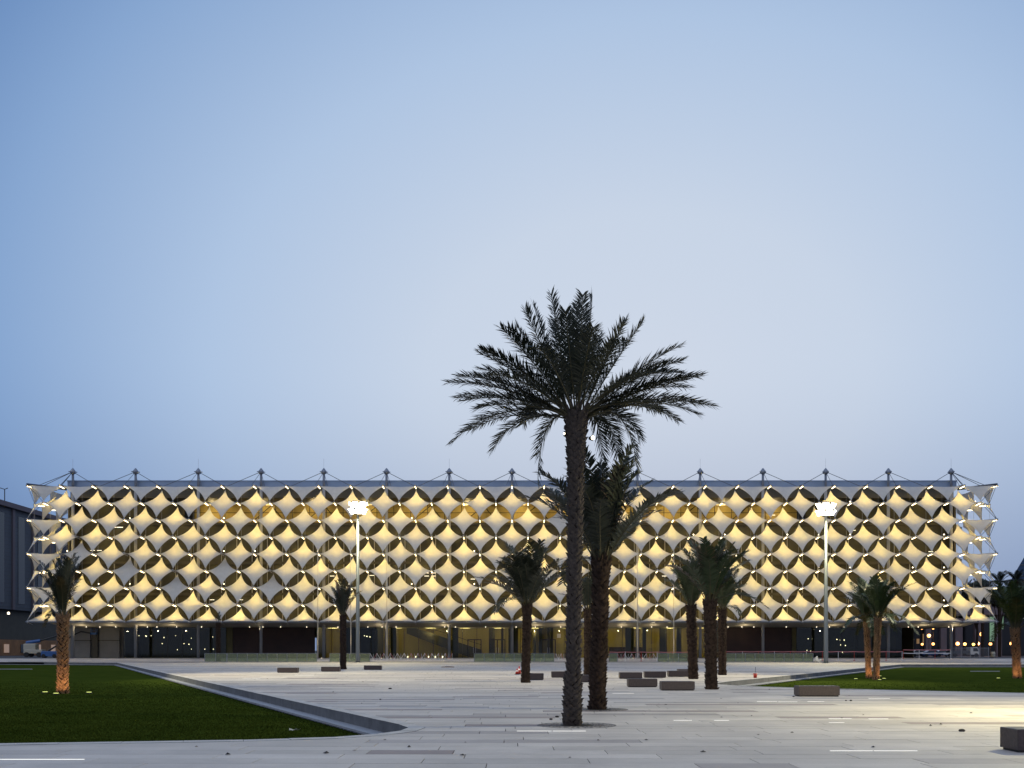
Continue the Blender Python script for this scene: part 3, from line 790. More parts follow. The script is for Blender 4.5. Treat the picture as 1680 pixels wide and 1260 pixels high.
bench(1670, 1850, 1235, 'large near bench cut off by the frame at the lower right corner', dep=.67)

# ------------------------------------------------------------------ palms
def frond_mesh(name, O, C1, C2, T, m, nleaf=46, ll=.42, v=.45, dens=1, rr=.022, seed=0, lw=.017):
    rnd = random.Random(seed)
    O, C1, C2, T = map(Vector, (O, C1, C2, T))
    def bz(t): return O * (1 - t) ** 3 + C1 * 3 * t * (1 - t) ** 2 + C2 * 3 * t * t * (1 - t) + T * t ** 3
    mb = MB(); pts = [bz(k / 9) for k in range(10)]
    mb.tube(pts, [rr * (1 - .85 * k / 9) for k in range(10)], 4, 0)
    sg = 1
    for k in range(nleaf):
        t = .17 + .83 * (k + rnd.random() * .6) / nleaf
        p = bz(min(t, 1)); tg = (bz(min(1, t + .02)) - bz(t - .02)).normalized()
        up = Vector((0, 0, 1)); S = tg.cross(up)
        if S.length < .15: S = Vector((math.cos(seed), math.sin(seed), 0))
        S.normalize(); Nn = S.cross(tg)
        prof = min(1, (t - .1) / .25) * (1 - .5 * max(0, (t - .6) / .4))
        for sg in (-1, 1):
            if rnd.random() < .04: continue
            al = R(66 - 28 * t + rnd.uniform(-9, 9)); be = v + rnd.uniform(-.35, .35)
            d = tg * math.cos(al) + S * sg * math.sin(al) * math.cos(be) + Nn * math.sin(al) * math.sin(be)
            l_ = ll * prof * rnd.uniform(.8, 1.1); wv = tg.cross(d)
            wv = (d.cross(wv)).normalized() * lw
            dr = Vector((0, 0, -1)) * l_ * rnd.uniform(.05, .22)
            b = len(mb.v); q = p + d * l_ * .5; e_ = p + d * l_ + dr
            mb.v += [tuple(p - wv * .5), tuple(p + wv * .5), tuple(q + wv + dr * .2), tuple(q - wv + dr * .2), tuple(e_)]
            mb.f += [(b, b + 1, b + 2, b + 3), (b + 3, b + 2, b + 4)]; mb.m += [1, 1]
    return mb.mesh(name, [M['rachis'], m])
def trunk(parent, h, prof, bark, lean=(0, 0), bw=.13, bh=.105, seed=1, proud=.035, topstub=True, wob=.0):
    rnd = random.Random(seed)
    def cen(z):
        t = z / h; return Vector((lean[0] * t + wob * math.sin(t * 3.1), lean[1] * t, z))
    def rad(z):
        t = z / h
        for (t0, r0), (t1, r1) in zip(prof[:-1], prof[1:]):
            if t <= t1: return r0 + (r1 - r0) * (t - t0) / (t1 - t0)
        return prof[-1][1]
    core = MB(); nz = 28
    core.tube([cen(h * k / nz) for k in range(nz + 1)], [rad(h * k / nz) * rnd.uniform(.95, 1.0) for k in range(nz + 1)], 14)
    tk = part('trunk', core, M['barkcore'], parent, True)
    b = MB(); z = 0.02; ring = 0
    while z < h:
        roff = rnd.uniform(-.12, .12); r = rad(z); n = max(7, int(2 * math.pi * r / bw)); c = cen(z)
        for k in range(n):
            a = 2 * math.pi * (k + ring * .5 + roff + rnd.uniform(-.16, .16)) / n
            ca, sa = math.cos(a), math.sin(a); tn = Vector((-sa, ca, 0)); rd = Vector((ca, sa, 0))
            w2 = math.pi * r / n * 1.12; hh = 1.15 * bh * rnd.uniform(.8, 1.15); w2, hh = (w2 * .82, hh * .8) if bark is M['barkwarm'] else (w2, hh); pr = proud * rnd.uniform(.6, 1.7)
            q = c + rd * r * .97
            vs = [q - Vector((0, 0, hh * .75)), q + tn * w2 * .9 + rd * .004, q + tn * w2 * .45 + rd * pr + Vector((0, 0, hh * .55)), q - tn * w2 * .45 + rd * pr + Vector((0, 0, hh * .55)), q - tn * w2 * .9 + rd * .004, q + Vector((0, 0, hh * .5))]
            b.add(vs, [(0, 1, 2), (0, 2, 3), (0, 3, 4), (3, 2, 5), (2, 1, 5), (4, 3, 5)])
        z += bh * .62; ring += 1
    o = part('leaf_scars', b, bark, tk); o['kind'] = 'stuff'
    if topstub:
        st = MB()
        for k in range(46):
            a = k * 2.4; zz = h * (.93 + .09 * k / 46); c = cen(zz); rd = Vector((math.cos(a), math.sin(a), 0)); r = rad(min(zz, h))
            st.tube([c + rd * r * .8, c + rd * (r + .07) + Vector((0, 0, .16 + .1 * rnd.random()))], [.05, .022], 4)
        o = part('cut_stubs', st, bark, parent); o['kind'] = 'stuff'
    return cen(h)

# the tall palm in front
PA = gp(939, 1190)
pa = empty('palm_tree', PA, 'tallest palm in front with a wide open crown of dark arching fronds', 'palm tree', 'date palms on the plaza')
top = trunk(pa, 7.45, [(0, .20), (.06, .19), (.16, .175), (.17, .14), (.5, .145), (.8, .15), (.88, .20), (1, .24)], M['barkgrey'], (.10, 0), .19, .115, 3, .055)
SC = 68.3
tips = [  # tip pixel x, y, depth towards/away (m), arch
 (872, 492, .3, .1), (858, 520, -.6, .15), (845, 527, .4, .2), (900, 492, -.4, .05), (905, 510, .8, .1), (930, 505, .2, .05), (945, 487, .5, .02), (950, 500, -.7, .05), (968, 490, -.2, .05), (962, 520, .9, .1),
 (1028, 517, .3, .15), (1015, 545, -.7, .2), (1050, 533, -.2, .2), (985, 530, 1.0, .15), (890, 540, 1.2, .15), (920, 540, -1.3, .15),
 (785, 577, .2, .35), (790, 590, -.8, .4), (780, 605, .7, .35), (820, 560, -1.0, .4),
 (733, 628, 0, .45), (745, 640, .8, .5), (760, 668, -.6, .5), (800, 640, -1.3, .6),
 (739, 722, .3, .6), (805, 733, .5, .6), (765, 690, 1.1, .55),  (880, 790, .3, 1.0), 
 (1115, 565, .1, .35), (1095, 580, .8, .4), (1110, 602, -.5, .45), (1130, 628, .5, .45), (1142, 622, -.2, .45), (1150, 663, .1, .55), (1135, 690, -.6, .6), (1120, 675, 1.0, .6), (1080, 640, -1.5, .6),
 (1050, 714, .4, .6), (1020, 730, 1.3, .8), (1042, 765, .1, 1.1),  (988, 768, .5, 1.0),  (1090, 650, 1.4, .6),
 (935, 560, 1.8, .5), (970, 600, 2.2, .7), (900, 600, 2.3, .7), (960, 580, -2.0, .5), (1000, 640, 2.4, .9), (870, 650, 2.2, .9),  (1010, 600, -2.0, .7), (870, 610, -2.0, .7)]
cr = Vector((top.x, top.y, top.z))
rj = random.Random(5)
tips += [(x + rj.uniform(-22, 22), y + rj.uniform(-8, 22), d + rj.uniform(-.8, .8), a * rj.uniform(.8, 1.2)) for x, y, d, a in tips if abs(x - 943) > 60 and y < 690 and rj.random() < .5]
for k, (tx, ty, dp, arch) in enumerate(tips):
    arch *= .78 if ty < 735 else 1
    
    Tt = Vector(((tx - 943) / SC, dp, (690 - ty) / SC + 0.0)); Tw = cr + Tt * 1.0; Tw.z = 7.32 + Tt.z + .0
    hor = Vector((Tt.x, Tt.y, 0)); ln = Tt.length
    rd = hor.normalized() if hor.length > .05 else Vector((0, 1, 0))
    O = cr + rd * .16 + Vector((0, 0, random.uniform(-.12, .15)))
    C1 = O + (Tw - O) * .33 + Vector((0, 0, arch * .75)); C2 = O + (Tw - O) * .70 + Vector((0, 0, arch * .8)) + rd * arch * .15
    if Tt.z < -.3: C2 += Vector((0, 0, .25)) + rd * .1
    link('frond', frond_mesh('frond', O, C1, C2, Tw, M['leaf'], 92, .52, .30, seed=k + 3, lw=.013), pa)
s = MB()
for dx, dz in ((.38, -.58), (-.30, -.48)):
    s = MB(); s.tube([(top.x + dx * .75, -.1, top.z + dz), (top.x + dx, -.12, top.z + dz)], [.03, .07], 8); s.ball((top.x + dx, -.16, top.z + dz), .045 if dx > 0 else .025, 8, 5, 1)
    o = part('strap_light', s, [M['frame'], M['dot']], pa)

# shared fronds for the bound, upright crowns
variants = {}
def fr(kind, mk, i):
    key = (kind, mk, i)
    if key not in variants:
        rnd = random.Random(hash_(key))
        if kind == 'up':   L_, sp, dr = rnd.uniform(2.5, 3.2), rnd.uniform(.35, 1.35), rnd.uniform(.0, .35)
        elif kind == 'mid': L_, sp, dr = rnd.uniform(2.3, 2.9), rnd.uniform(1.2, 1.9), rnd.uniform(.2, .6)
        else:               L_, sp, dr = rnd.uniform(1.9, 2.5), rnd.uniform(1.7, 2.2), rnd.uniform(.8, 1.8)
        z = math.sqrt(max(.1, L_ * L_ - sp * sp))
        if kind == 'low': z = .7 - dr * .6
        O = (.1, 0, 0); C1 = (.12 + sp * .18, 0, max(z, 1) * .42); C2 = (.1 + sp * .55, 0, max(z, .9) * .85); T = (.1 + sp, rnd.uniform(-.2, .2), z - dr * .35)
        variants[key] = frond_mesh('frond', O, C1, C2, T, M[mk], 52, .46, .25, seed=i * 7 + len(kind), lw=.023)
    return variants[key]
def hash_(k): return sum(ord(c) * (i + 3) for i, c in enumerate(str(k)))
def palm(x, y_, z, h, r, label, counts, bark='bark', mk='leaf', dry=0, lean=0, scale=1.0, stub=True, seed=1, light=None, group='date palms on the plaza', tight=1.0, lean_y=0):
    b = gp(x, y_, z); random.seed(seed * 13)
    t = empty('palm_tree', b, label, 'palm tree', group)
    tp = trunk(t, h, [(0, r * .93), (.08, r * .84), (.5, r * .81), (.85, r * .85), (1, r * .98)], M[bark], (lean, lean_y), .21, .14, seed, .065 * r / .25, stub)
    n = 0
    for kind, c in counts:
        for k in range(c):
            isdry = dry and random.random() < dry
            o = link('frond', fr(kind, 'leafdry' if isdry else mk, k % 5), t, tp + Vector((0, 0, random.uniform(-.12, .1))))
            a = k * 2.399 + seed + random.uniform(-.2, .2); q = scale * random.uniform(.85, 1.08)
            o.rotation_euler = (0, 0, a); o.scale = (q * tight * 1.15, q * tight * 1.15, q)
    if light:
        for (dx, dy, e_) in light:
            lamp('palm_uplight_lamp', 'SPOT', (b.x + dx, b.y + dy, z + .15), e_, (1, .56, .24), None, .05, (-dx, -dy, 1.1), 110)
    return b, t
def sz(y_, z=0): return (y_ - YH) / (CH - z)        # pixels per metre on the ground there
palm(980, 1164, 0, 4.45, .255, 'dark thick trunked palm just right behind the tallest palm', (('up', 28), ('mid', 14), ('low', 1)), seed=2, scale=1.04, lean=.12, tight=1.15, dry=.05)
palm(964, 1108, 0, 4.6, .26, 'slim palm seen in the gap behind the two large palm trunks', (('up', 18), ('mid', 6)), seed=3, scale=.95)
palm(862, 1120, 0, 4.2, .245, 'palm with a bound dark crown left of the tallest palm, by the traffic cones', (('up', 26), ('mid', 14), ('low', 1)), seed=4, scale=1.1, lean=.1, tight=1.2)
palm(1137.5, 1114, 0, 4.5, .30, 'left palm of the trio with a dense dark green crown', (('up', 24), ('mid', 14)), mk='leafgreen', seed=5, scale=1.02, lean=-.15)
palm(1167.5, 1131, 0, 3.95, .275, 'middle palm of the trio with brown drying fronds on top', (('up', 26), ('mid', 10), ('low', 1)), mk='leafgreen', dry=.42, seed=6, scale=1.06, lean=-.08)
palm(1185, 1107.5, 0, 4.7, .29, 'right palm of the trio, farther back, with one frond sticking out sideways', (('up', 20), ('mid', 16), ('low', 1)), mk='leafgreen', seed=7, scale=1.05)
palm(563, 1098, 0, 5.0, .29, 'small crowned thin palm between the left benches and the left lamp post', (('up', 22), ('mid', 8)), dry=.3, seed=8, scale=1.12, tight=.85)
UP = ((.55, -.75, 48), (-.6, -.7, 48), (.8, .4, 25))
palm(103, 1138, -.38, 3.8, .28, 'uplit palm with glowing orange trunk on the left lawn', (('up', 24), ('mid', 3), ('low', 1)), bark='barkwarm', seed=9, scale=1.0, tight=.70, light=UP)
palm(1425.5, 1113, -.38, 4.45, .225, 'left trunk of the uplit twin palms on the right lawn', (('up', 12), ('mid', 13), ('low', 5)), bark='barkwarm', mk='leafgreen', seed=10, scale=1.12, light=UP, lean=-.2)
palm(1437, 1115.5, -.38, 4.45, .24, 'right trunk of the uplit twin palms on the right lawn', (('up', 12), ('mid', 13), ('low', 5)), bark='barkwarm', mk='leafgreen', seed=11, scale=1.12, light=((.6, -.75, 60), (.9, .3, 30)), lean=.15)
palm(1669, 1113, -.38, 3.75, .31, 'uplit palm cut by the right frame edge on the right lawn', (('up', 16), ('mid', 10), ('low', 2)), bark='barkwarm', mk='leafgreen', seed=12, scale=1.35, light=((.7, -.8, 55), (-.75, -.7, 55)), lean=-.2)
b, t = palm(358, 1085.5, 0.02, 6.0, .36, 'bare dim palm trunk standing behind the left glass barrier', (('up', 4),), seed=13, scale=.6)

# tree grates round the two big palms
def grate(x, y_, label, ro=.95):
    c = gp(x, y_); t = empty('tree_grate', (c.x, c.y, .004), label, 'tree grate', 'round iron tree grates')
    s = MB(); n = 40
    s.add([(ro * .42 * math.cos(6.283 * k / n), ro * .42 * math.sin(6.283 * k / n), .003) for k in range(n)], [tuple(range(n))]); part('soil', s, M['soil'], t)
    s = MB()
    for ra, rb in ((ro * .42, ro * .47), (ro * .68, ro * .71), (ro * .96, ro)):
        for k in range(n):
            a0, a1 = 6.283 * k / n, 6.283 * (k + 1) / n
            s.add([(r_ * math.cos(a), r_ * math.sin(a), z_) for z_ in (0, .003) for r_, a in ((ra, a0), (rb, a0), (rb, a1), (ra, a1))], [(4, 5, 6, 7), (0, 4, 7, 3), (1, 2, 6, 5)])
    part('ring', s, M['iron'], t)
    s = MB()
    for k in range(32):
        a = 6.283 * k / 32; s.box(ro * .47, ro * .96, -.008, .008, 0, .003, rot=Matrix.Rotation(a, 3, 'Z'))
    part('bars', s, M['iron'], t)
    s = MB()
    for k in range(16):
        a = 6.283 * k / 16 + .1
        for j in range(7):
            b = a + .33 * math.sin(j / 7 * 3.14); q = ro * (.5 + .45 * j / 7); s.ball((q * math.cos(b), q * math.sin(b), .002), .022, 5, 3, sz=.12)
    part('scrollwork', s, M['iron'], t)
grate(946, 1190, 'round iron grate about the foot of the tallest palm')
grate(982, 1164, 'round iron grate about the foot of the second large palm', .9)

# ------------------------------------------------------------------ tall lamp masts
def mast(x, yb, yt, label, power, z=0):
    b = gp(x, yb, z); H = CH + (YH - yt) * b.y / F
    t = empty('lamp_mast', b, label, 'street lamp', 'tall floodlight masts')
    s = MB(); s.tube([(0, 0, 0), (0, 0, .5), (0, 0, H - .3)], [.34, .32, .17], 14); s.tube([(0, 0, 0), (0, 0, .06)], .55, 14); part('pole', s, M['pole'], t, True)
    s = MB(); s.tube([(.9 * math.cos(6.283 * k / 16), .5 * math.sin(6.283 * k / 16), H) for k in range(17)], .06, 6)
    for a in range(4): s.tube([(0, 0, H - .4), (.9 * math.cos(a * 1.571), .5 * math.sin(a * 1.571), H)], .05, 5)
    part('lamp_ring', s, M['pole'], t)
    for k in range(14):  # lower tier and oversized lenses added to imitate glare around the heads
        a = 6.283 * (k % 7 + (.5 if k > 6 else 0)) / 7; c = Vector((1.1 * math.cos(a), .7 * math.sin(a), H - .05 - (.95 if k > 6 else 0)))
        tl = Matrix.Rotation(math.atan2(math.sin(a), math.cos(a)) + math.pi / 2, 3, 'Z') @ Matrix.Rotation(R(30), 3, 'X')
        s = MB(); s.box(-.44, .44, -.05, .24, -.42, .42, rot=tl, at=c); h = part('floodlight', s, M['pole'], t)
        s = MB(); s.box(-.41, .41, -.07, -.052, -.39, .39, rot=tl, at=c); part('lens', s, M['flood'], h)
    lamp('mast_light', 'SPOT', (0, -1.3, H - .6), power, (1, .90, .52), t, .5, (0, -.35, -1), 118, .7)
mast(587, 1087, 828, 'tall floodlight mast in front of the left half of the library', 20000)
mast(1355, 1088, 830, 'tall floodlight mast in front of the right half of the library', 20000)
for (x_, y_, lb) in ((-43, 78, 'tall floodlight mast outside the left frame edge beside the left lawn'), (44, 74, 'tall floodlight mast outside the right frame edge on the right lawn')):
    t = empty('lamp_mast', (x_, y_, 0), lb, 'street lamp', 'tall floodlight masts'); s = MB(); s.tube([(0, 0, -.4), (0, 0, 22)], [.3, .16], 12); part('pole', s, M['pole'], t, True)
    sg = -1 if x_ > 0 else 1
    for k in range(3):
        s = MB(); s.box(-.1, .25, -.3, .3, -.25, .25, at=(sg * .3, -.9 + .8 * k, 21.7)); h = part('floodlight', s, M['pole'], t)
        s = MB(); s.box(.251, .27, -.26, .26, -.22, .22, at=(sg * .3, -.9 + .8 * k, 21.7), rot=Matrix.Rotation(0 if sg > 0 else math.pi, 3, 'Z')); part('lens', s, M['strip'], h)
    lamp('side_mast_light', 'SPOT', (sg * 1.0, 0, 21.5), 66000, (1, .90, .58), t, .5, (sg * 1.95, -.3, -1), 66, .9)
# a lower lamp post just beyond the right edge of the view, whose pool falls on the paving
t = empty('lamp_post', (19.5, 27.5, 0), 'lower lamp post beyond the right frame edge lighting the paving', 'street lamp')
s = MB(); s.tube([(0, 0, 0), (0, 0, 9)], [.12, .07], 10); part('pole', s, M['pole'], t)
s = MB(); s.box(-1.3, 0, -.05, .05, 8.9, 9); s.box(-1.6, -.9, -.18, .18, 8.88, 9.0); part('lamp_head', s, M['pole'], t)
s = MB(); s.box(-1.55, -.95, -.14, .14, 8.85, 8.878); part('lens', s, M['strip'], t)
lamp('post_light', 'SPOT', (-1.2, 0, 8.8), 2200, (1, .90, .42), t, .2, (-.12, .1, -1), 100, 1.0)
lamp('post_wash', 'SPOT', (-1.4, 0, 8.8), 9500, (1, .90, .50), t, .2, (-.6, .1, -1), 150, .6)

for k, (x, yb, yt, lb) in enumerate(((521.5, 1084, 900, 'thin flagpole farthest left, left of the tall left lamp mast'), (575.6, 1084, 900, 'thin flagpole close beside the tall left lamp mast'), (634.7, 1085, 901, 'thin flagpole standing alone right of the tall left lamp mast'),
                             (1046, 1085, 905, 'thin flagpole just right of the two large palms'), (1105.4, 1085, 905, 'thin flagpole just left of the palm trio'))):
    b = gp(x, yb); b.y = min(b.y, 168); b = px(x, yb, b.y); b.z = gz(b.y); H = CH + (YH - yt) * b.y / F - b.z
    t = empty('flagpole', b, lb, 'flagpole', 'bare flagpoles before the library')
    s = MB(); s.tube([(0, 0, 0), (0, 0, H)], [.085, .05], 8); part('pole', s, M['flagpole'], t, True)
    s = MB(); s.ball((0, 0, H + .08), .1, 8, 5); part('finial', s, M['fit'], t)
    for dx in (-.8, .7):
        s = MB(); s.tube([(dx, -.5, 0), (dx, -.5, .12)], .11, 8, 0); s.tube([(dx, -.5, .121), (dx, -.5, .14)], .09, 8, 1); part('uplight', s, [M['frame'], M['dot']], t)
    lamp('flagpole_light', 'SPOT', (0, -.7, .2), 160, (1, .78, .4), t, .05, (0, .07, 1), 30)

# ------------------------------------------------------------------ glass barriers
def barrier(x0, x1, label, yb=1086, tone_='fenceglass', step=1.5, h=1.28):
    Y = gp(0, yb).y; Y = 158.5; xa = (x0 - 840) * Y / F; xb = (x1 - 840) * Y / F; z = gz(Y)
    t = empty('glass_barrier', (xa, Y, z), label, 'barrier', 'low glass barriers before the library')
    n = max(1, round((xb - xa) / step)); wd = (xb - xa) / n
    for k in range(n):
        s = MB(); s.box(.03, wd - .03, -.012, .012, .06, h); part('pane', s, M[tone_], t, loc=(k * wd, 0, 0))
    for k in range(n + 1):
        s = MB(); s.box(-.03, .03, -.04, .04, 0, h + .03); part('post', s, M['fit'], t, loc=(k * wd, 0, 0))
    s = MB(); s.box(0, xb - xa, -.025, .025, h + .031, h + .07); part('rail', s, M['fit'], t)
barrier(336, 372, 'short glass barrier round the bare dim palm trunk')
barrier(373, 520, 'long glass barrier in front of the left brown wall')
barrier(541, 607, 'glass barrier behind the small crowned thin palm and left lamp mast')
barrier(778, 909, 'glass barrier before the black framed doors')
barrier(999, 1013, 'very short glass barrier just right of the big palm trunks')
barrier(1079, 1130, 'glass barrier behind the foot of the flagpole left of the palm trio')
barrier(1191, 1334, 'long glass barrier right of the palm trio')
# red and white barrier tape on stanchions
def tape(x0, x1, Yt, label, zig, top=1.35, n=None, double=False):
    xa, xb = (x0 - 840) * Yt / F, (x1 - 840) * Yt / F; z = gz(Yt)
    t = empty('tape_barrier', (xa, Yt, z), label, 'tape barrier', 'red and white tape barriers')
    n = n or max(2, int((xb - xa) / 2.4))
    for k in range(n + 1):
        s = MB(); x = (xb - xa) * k / n; s.tube([(x, 0, 0), (x, 0, top * (.75 if zig else 1))], .018 if zig else .03, 4); s.tube([(x, 0, 0), (x, 0, .06)], .16, 8); part('stanchion', s, M['white'] if k % 2 or zig else M['red'], t)
    for k in range(n):
        x0_, x1_ = (xb - xa) * k / n, (xb - xa) * (k + 1) / n
        if zig:
            a, b_ = (.15, top * .8) if k % 2 else (top * .8, .15)
            s = MB(); s.tube([(x0_, 0, a), ((x0_ + x1_) / 2, .1, (a + b_) / 2 - .12 * random.random()), (x1_, 0, b_)], .03, 4)
            part('tape', s, M['white'] if random.random() < .55 else M['tape'], t)
        for zz in ((top,) if not double else (top, top - .55)):
            if zig: continue
            s = MB(); s.add([(x0_, -.01, zz), ((x0_ + x1_) / 2, -.01, zz - .05), (x1_, -.01, zz), (x1_, -.01, zz - .09), ((x0_ + x1_) / 2, -.01, zz - .14), (x0_, -.01, zz - .09)], [(0, 1, 4, 5), (1, 2, 3, 4)])
            part('tape', s, M['tape'] if zz == top else M['white'], t)
tape(607, 742, 165, 'red and white zigzag barrier before the amber lit stair', True, n=24)
tape(1013, 1078, 164, 'red and white zigzag barrier behind the flagpole right of the big palms', True, n=11)
tape(1000, 1130, 161, 'pink tape line running above the zigzag barrier', False, 1.5)
tape(1192, 1480, 162.5, 'long pink tape line behind the right glass barrier', False, 1.5)
tape(1482, 1560, 170, 'double tape line before the parked cars under the right end', False, 1.5, double=True)
tape(912, 925, 164, 'short piece of zigzag barrier left of the tallest palm trunk', True, n=3)

# ------------------------------------------------------------------ small things
def cone(x, y_, label, h):
    b = gp(x, y_); t = empty('traffic_cone', b, label, 'traffic cone', 'traffic cones')
    s = MB(); s.box(-.2, .2, -.2, .2, 0, .04); part('base', s, M['rubber'], t)
    s = MB(); s.tube([(0, 0, .04), (0, 0, h)], [.15, .03], 12); part('cone_body', s, M['red'], t, True)
    s = MB(); s.tube([(0, 0, h * .5), (0, 0, h * .68)], [.105, .078], 12, cap=False); part('stripe', s, M['white'], t, True)
cone(848.5, 1106.5, 'left and shorter traffic cone beside the slim palm', .45)
cone(851.8, 1106, 'right and taller traffic cone beside the slim palm', .62)
b = gp(1239, 1112); t = empty('bucket', b, 'red bucket with an upright stick at the tip of the right lawn', 'bucket')
s = MB(); s.tube([(0, 0, 0), (0, 0, .3)], [.11, .14], 12, cap=True); part('pail', s, M['red'], t, True)
s = MB(); s.tube([(0, 0, .3), (0, 0, .33)], .15, 12); part('rim', s, M['white'], t)
s = MB(); s.tube([(0, 0, .1), (.01, 0, .72)], .015, 5); part('stick', s, M['frame'], t)
b = gp(735, 1094.8); t = empty('dirt_pile', b, 'low flat brown heap lying on the far paving', 'dirt pile')
s = MB()
for k in range(16): s.ball((random.uniform(-.6, .6), random.uniform(-.3, .3), .03), random.uniform(.06, .14), 7, 4, sz=.55)
part('heap', s, M['debris'], t)
s = MB(); s.box(-.7, .7, -.4, -.3, 0, .05); s.box(-.7, .65, .3, .4, 0, .05); part('board', s, M['shop'], t)
b = gp(1340, 1086.8); t = empty('sack', b, 'white cloth sack slumped by the end of the right glass barrier', 'sack')
s = MB()
prof = [(0, .35), (.12, .42), (.35, .38), (.6, .26), (.85, .12), (.95, .05)]
s.tube([(.10 * math.sin(k * 1.7), 0, z_) for k, (z_, r_) in enumerate(prof)], [r_ for z_, r_ in prof], 11); s.tube([(.3, 0, .1), (.65, .0, .4), (.8, 0, .25)], [.2, .14, .05], 7)
part('bag', s, M['sack'], t, True)
b = gp(1344, 1086.8)
s = MB()
for k in range(90):                                    # leaves and grit blown over the paving
    xx = random.uniform(180, 1650); yy = random.choice((random.uniform(1092, 1130), random.uniform(1125, 1245)))
    p = gp(xx, yy)
    if contains(p.x, p.y, LO) or contains(p.x, p.y, RO): continue
    q = random.uniform(.02, .055); a = random.random() * 3
    s.add([(p.x + q * math.cos(a + i * 1.25) * random.uniform(.6, 1.4), p.y + q * math.sin(a + i * 1.25) * random.uniform(.6, 1.4), .012) for i in range(5)] + [(p.x, p.y, .012 + q * random.uniform(.2, .8))], [(i, (i + 1) % 5, 5) for i in range(5)])
for (xx, yy, q) in ((914, 1177, .06), (904, 1181, .05), (640, 1130.5, .09), (1578, 1200, .08), (1302, 1143.5, .05), (1388, 1150, .04), (1396, 1150, .05), (624, 1148, .04)):
    p = gp(xx, yy); s.ball((p.x, p.y, .02), q, 6, 4, sz=.5)
part('debris', s, M['debris'], None, kind='stuff', label='dry leaves and grit scattered over the pale paving', cat='debris')
b = gp(483, 1200, -.2); t = empty('paper_scrap', b + Vector((0, 0, .03)), 'crumpled pale scrap lying on the near tip of the left lawn', 'litter')
s = MB()
for k in range(5):
    a = k * 1.3; s.add([(0, 0, .01), (.16 * math.cos(a), .1 * math.sin(a), .05), (.13 * math.cos(a + .6), .12 * math.sin(a + .6), .0)], [(0, 1, 2)])
part('scrap', s, M['cream'], t)
# flush ground spotlights in the lawns
M['spotglow'] = emit('spot_lens', (.75, .85, .12), 1.6)
for (xx, yy, lb) in ((74, 1137, 'flush lawn light farthest left of the left uplit palm'), (92, 1139.3, 'flush lawn light touching the foot of the left uplit palm'), (146, 1137.5, 'flush lawn light right of the left uplit palm'),
                 (1404, 1114.7, 'flush lawn light left of the twin palms'), (1443, 1116.2, 'flush lawn light in front of the right twin palm'), (1450.5, 1114.2, 'flush lawn light right of the twin palms'), (1443.5, 1110, 'flush lawn light behind the right twin palm'), (1638, 1113.6, 'flush lawn light left of the palm at the right frame edge')):
    b = gp(xx, yy, -.37); t = empty('ground_spotlight', b + Vector((0, 0, .02)), lb, 'spotlight', 'flush spotlights in the lawns')
    s = MB(); s.tube([(0, 0, -.05), (0, 0, .035)], .16, 12); part('housing', s, M['frame'], t)
    s = MB(); s.tube([(0, 0, .036), (0, 0, .05)], .12, 12); part('lens', s, M['spotglow'], t)
for (xa, xb, yy, lb) in ((-40, 53, 1098, 'long light strip flush in the far left lawn'), (1592, 1640, 1101.6, 'long light strip flush in the far right lawn')):
    p = gp(xa, yy, -.36); q = gp(xb, yy, -.36); s = MB(); s.box(0, q.x - p.x, -.06, .06, -.05, .05)
    part('ground_light_strip', s, M['ledge'], None, loc=(p.x, p.y, -.35), label=lb, cat='light strip')

# ------------------------------------------------------------------ left neighbour building
t = empty('office_block', (-130, 260, .44), 'dark grey blue office block with ribbed wall behind the left end of the library', 'building')
def bp(name, mb, m, par=None, **k):
    o = part(name, mb, m, par or t, **k); o.location = Vector((0, 0, 0)) - (par or t).location if par is None else (0, 0, 0); return o
s = MB(); s.box(-220, -130, 235, 330, 12.4, 38.6); bp('wall', s, M['facade'])
s = MB(); s.box(-221, -129.0, 234, 331, 38.6, 39.2); s.box(-221, -129.4, 234.5, 330.5, 39.2, 40.0); bp('roof', s, M['mauve'])
for k in range(8):
    y0 = 244 + 11 * k
    s = MB(); s.box(-130.2, -129.6, y0, y0 + 1.2, 12.4, 38.5); bp('rib', s, M['mauve'])
    s = MB(); s.box(-130.1, -129.9, y0 + 3.5, y0 + 7, 14, 37); bp('window', s, M['darkglass'])
for k in range(12):
    for j in range(9):
        pass
s = MB(); s.box(-218, -131.5, 238, 328, 4.6, 12.39); bp('podium', s, M['darkwall'])
s = MB(); s.box(-218, -131.0, 238.5, 328, .44, 4.59); bp('shopfront', s, M['shop'])
for k in range(9):
    y0 = 246 + 9 * k
    s = MB(); s.box(-131.02, -130.9, y0, y0 + 2.6, 1.2, 3.4); bp('window', s, M['warmwin'] if k % 3 else M['darkglass'])
s = MB(); s.tube([(-129.8, 262, 40), (-129.8, 262, 43), (-129.2, 262.4, 43.4)], .12, 5); s.tube([(-129.8, 256, 43), (-129.8, 262, 43)], .1, 5); bp('roof_rail', s, M['frame'])
# fine panel joints on the wall
s = MB()
for k in range(26): s.box(-129.99, -129.96, 236, 329, 13 + k, 13.05 + k)
bp('panel_joints', s, M['darkwall'])
p = px(14, 1006, 240)
t2 = empty('wall_lamp', p, 'small white wall lamp on the left office block', 'lamp'); s = MB(); s.ball((0, 0, 0), .28, 8, 5); part('bulb', s, M['dot'], t2); s = MB(); s.box(-.6, .2, .1, .3, .3, .4); part('bracket', s, M['frame'], t2)

# low grey wall beyond, left
s = MB(); s.box(-95.6, -82, 215, 216, 0, 7.8); s.box(-95.8, -81.8, 214.9, 216.1, 7.8, 8.1)
t = empty('service_building', (-96, 215, .44), 'plain dark grey low building behind the boom lift', 'building')
o = part('wall', s, M['facade'], t); o.location = -t.location

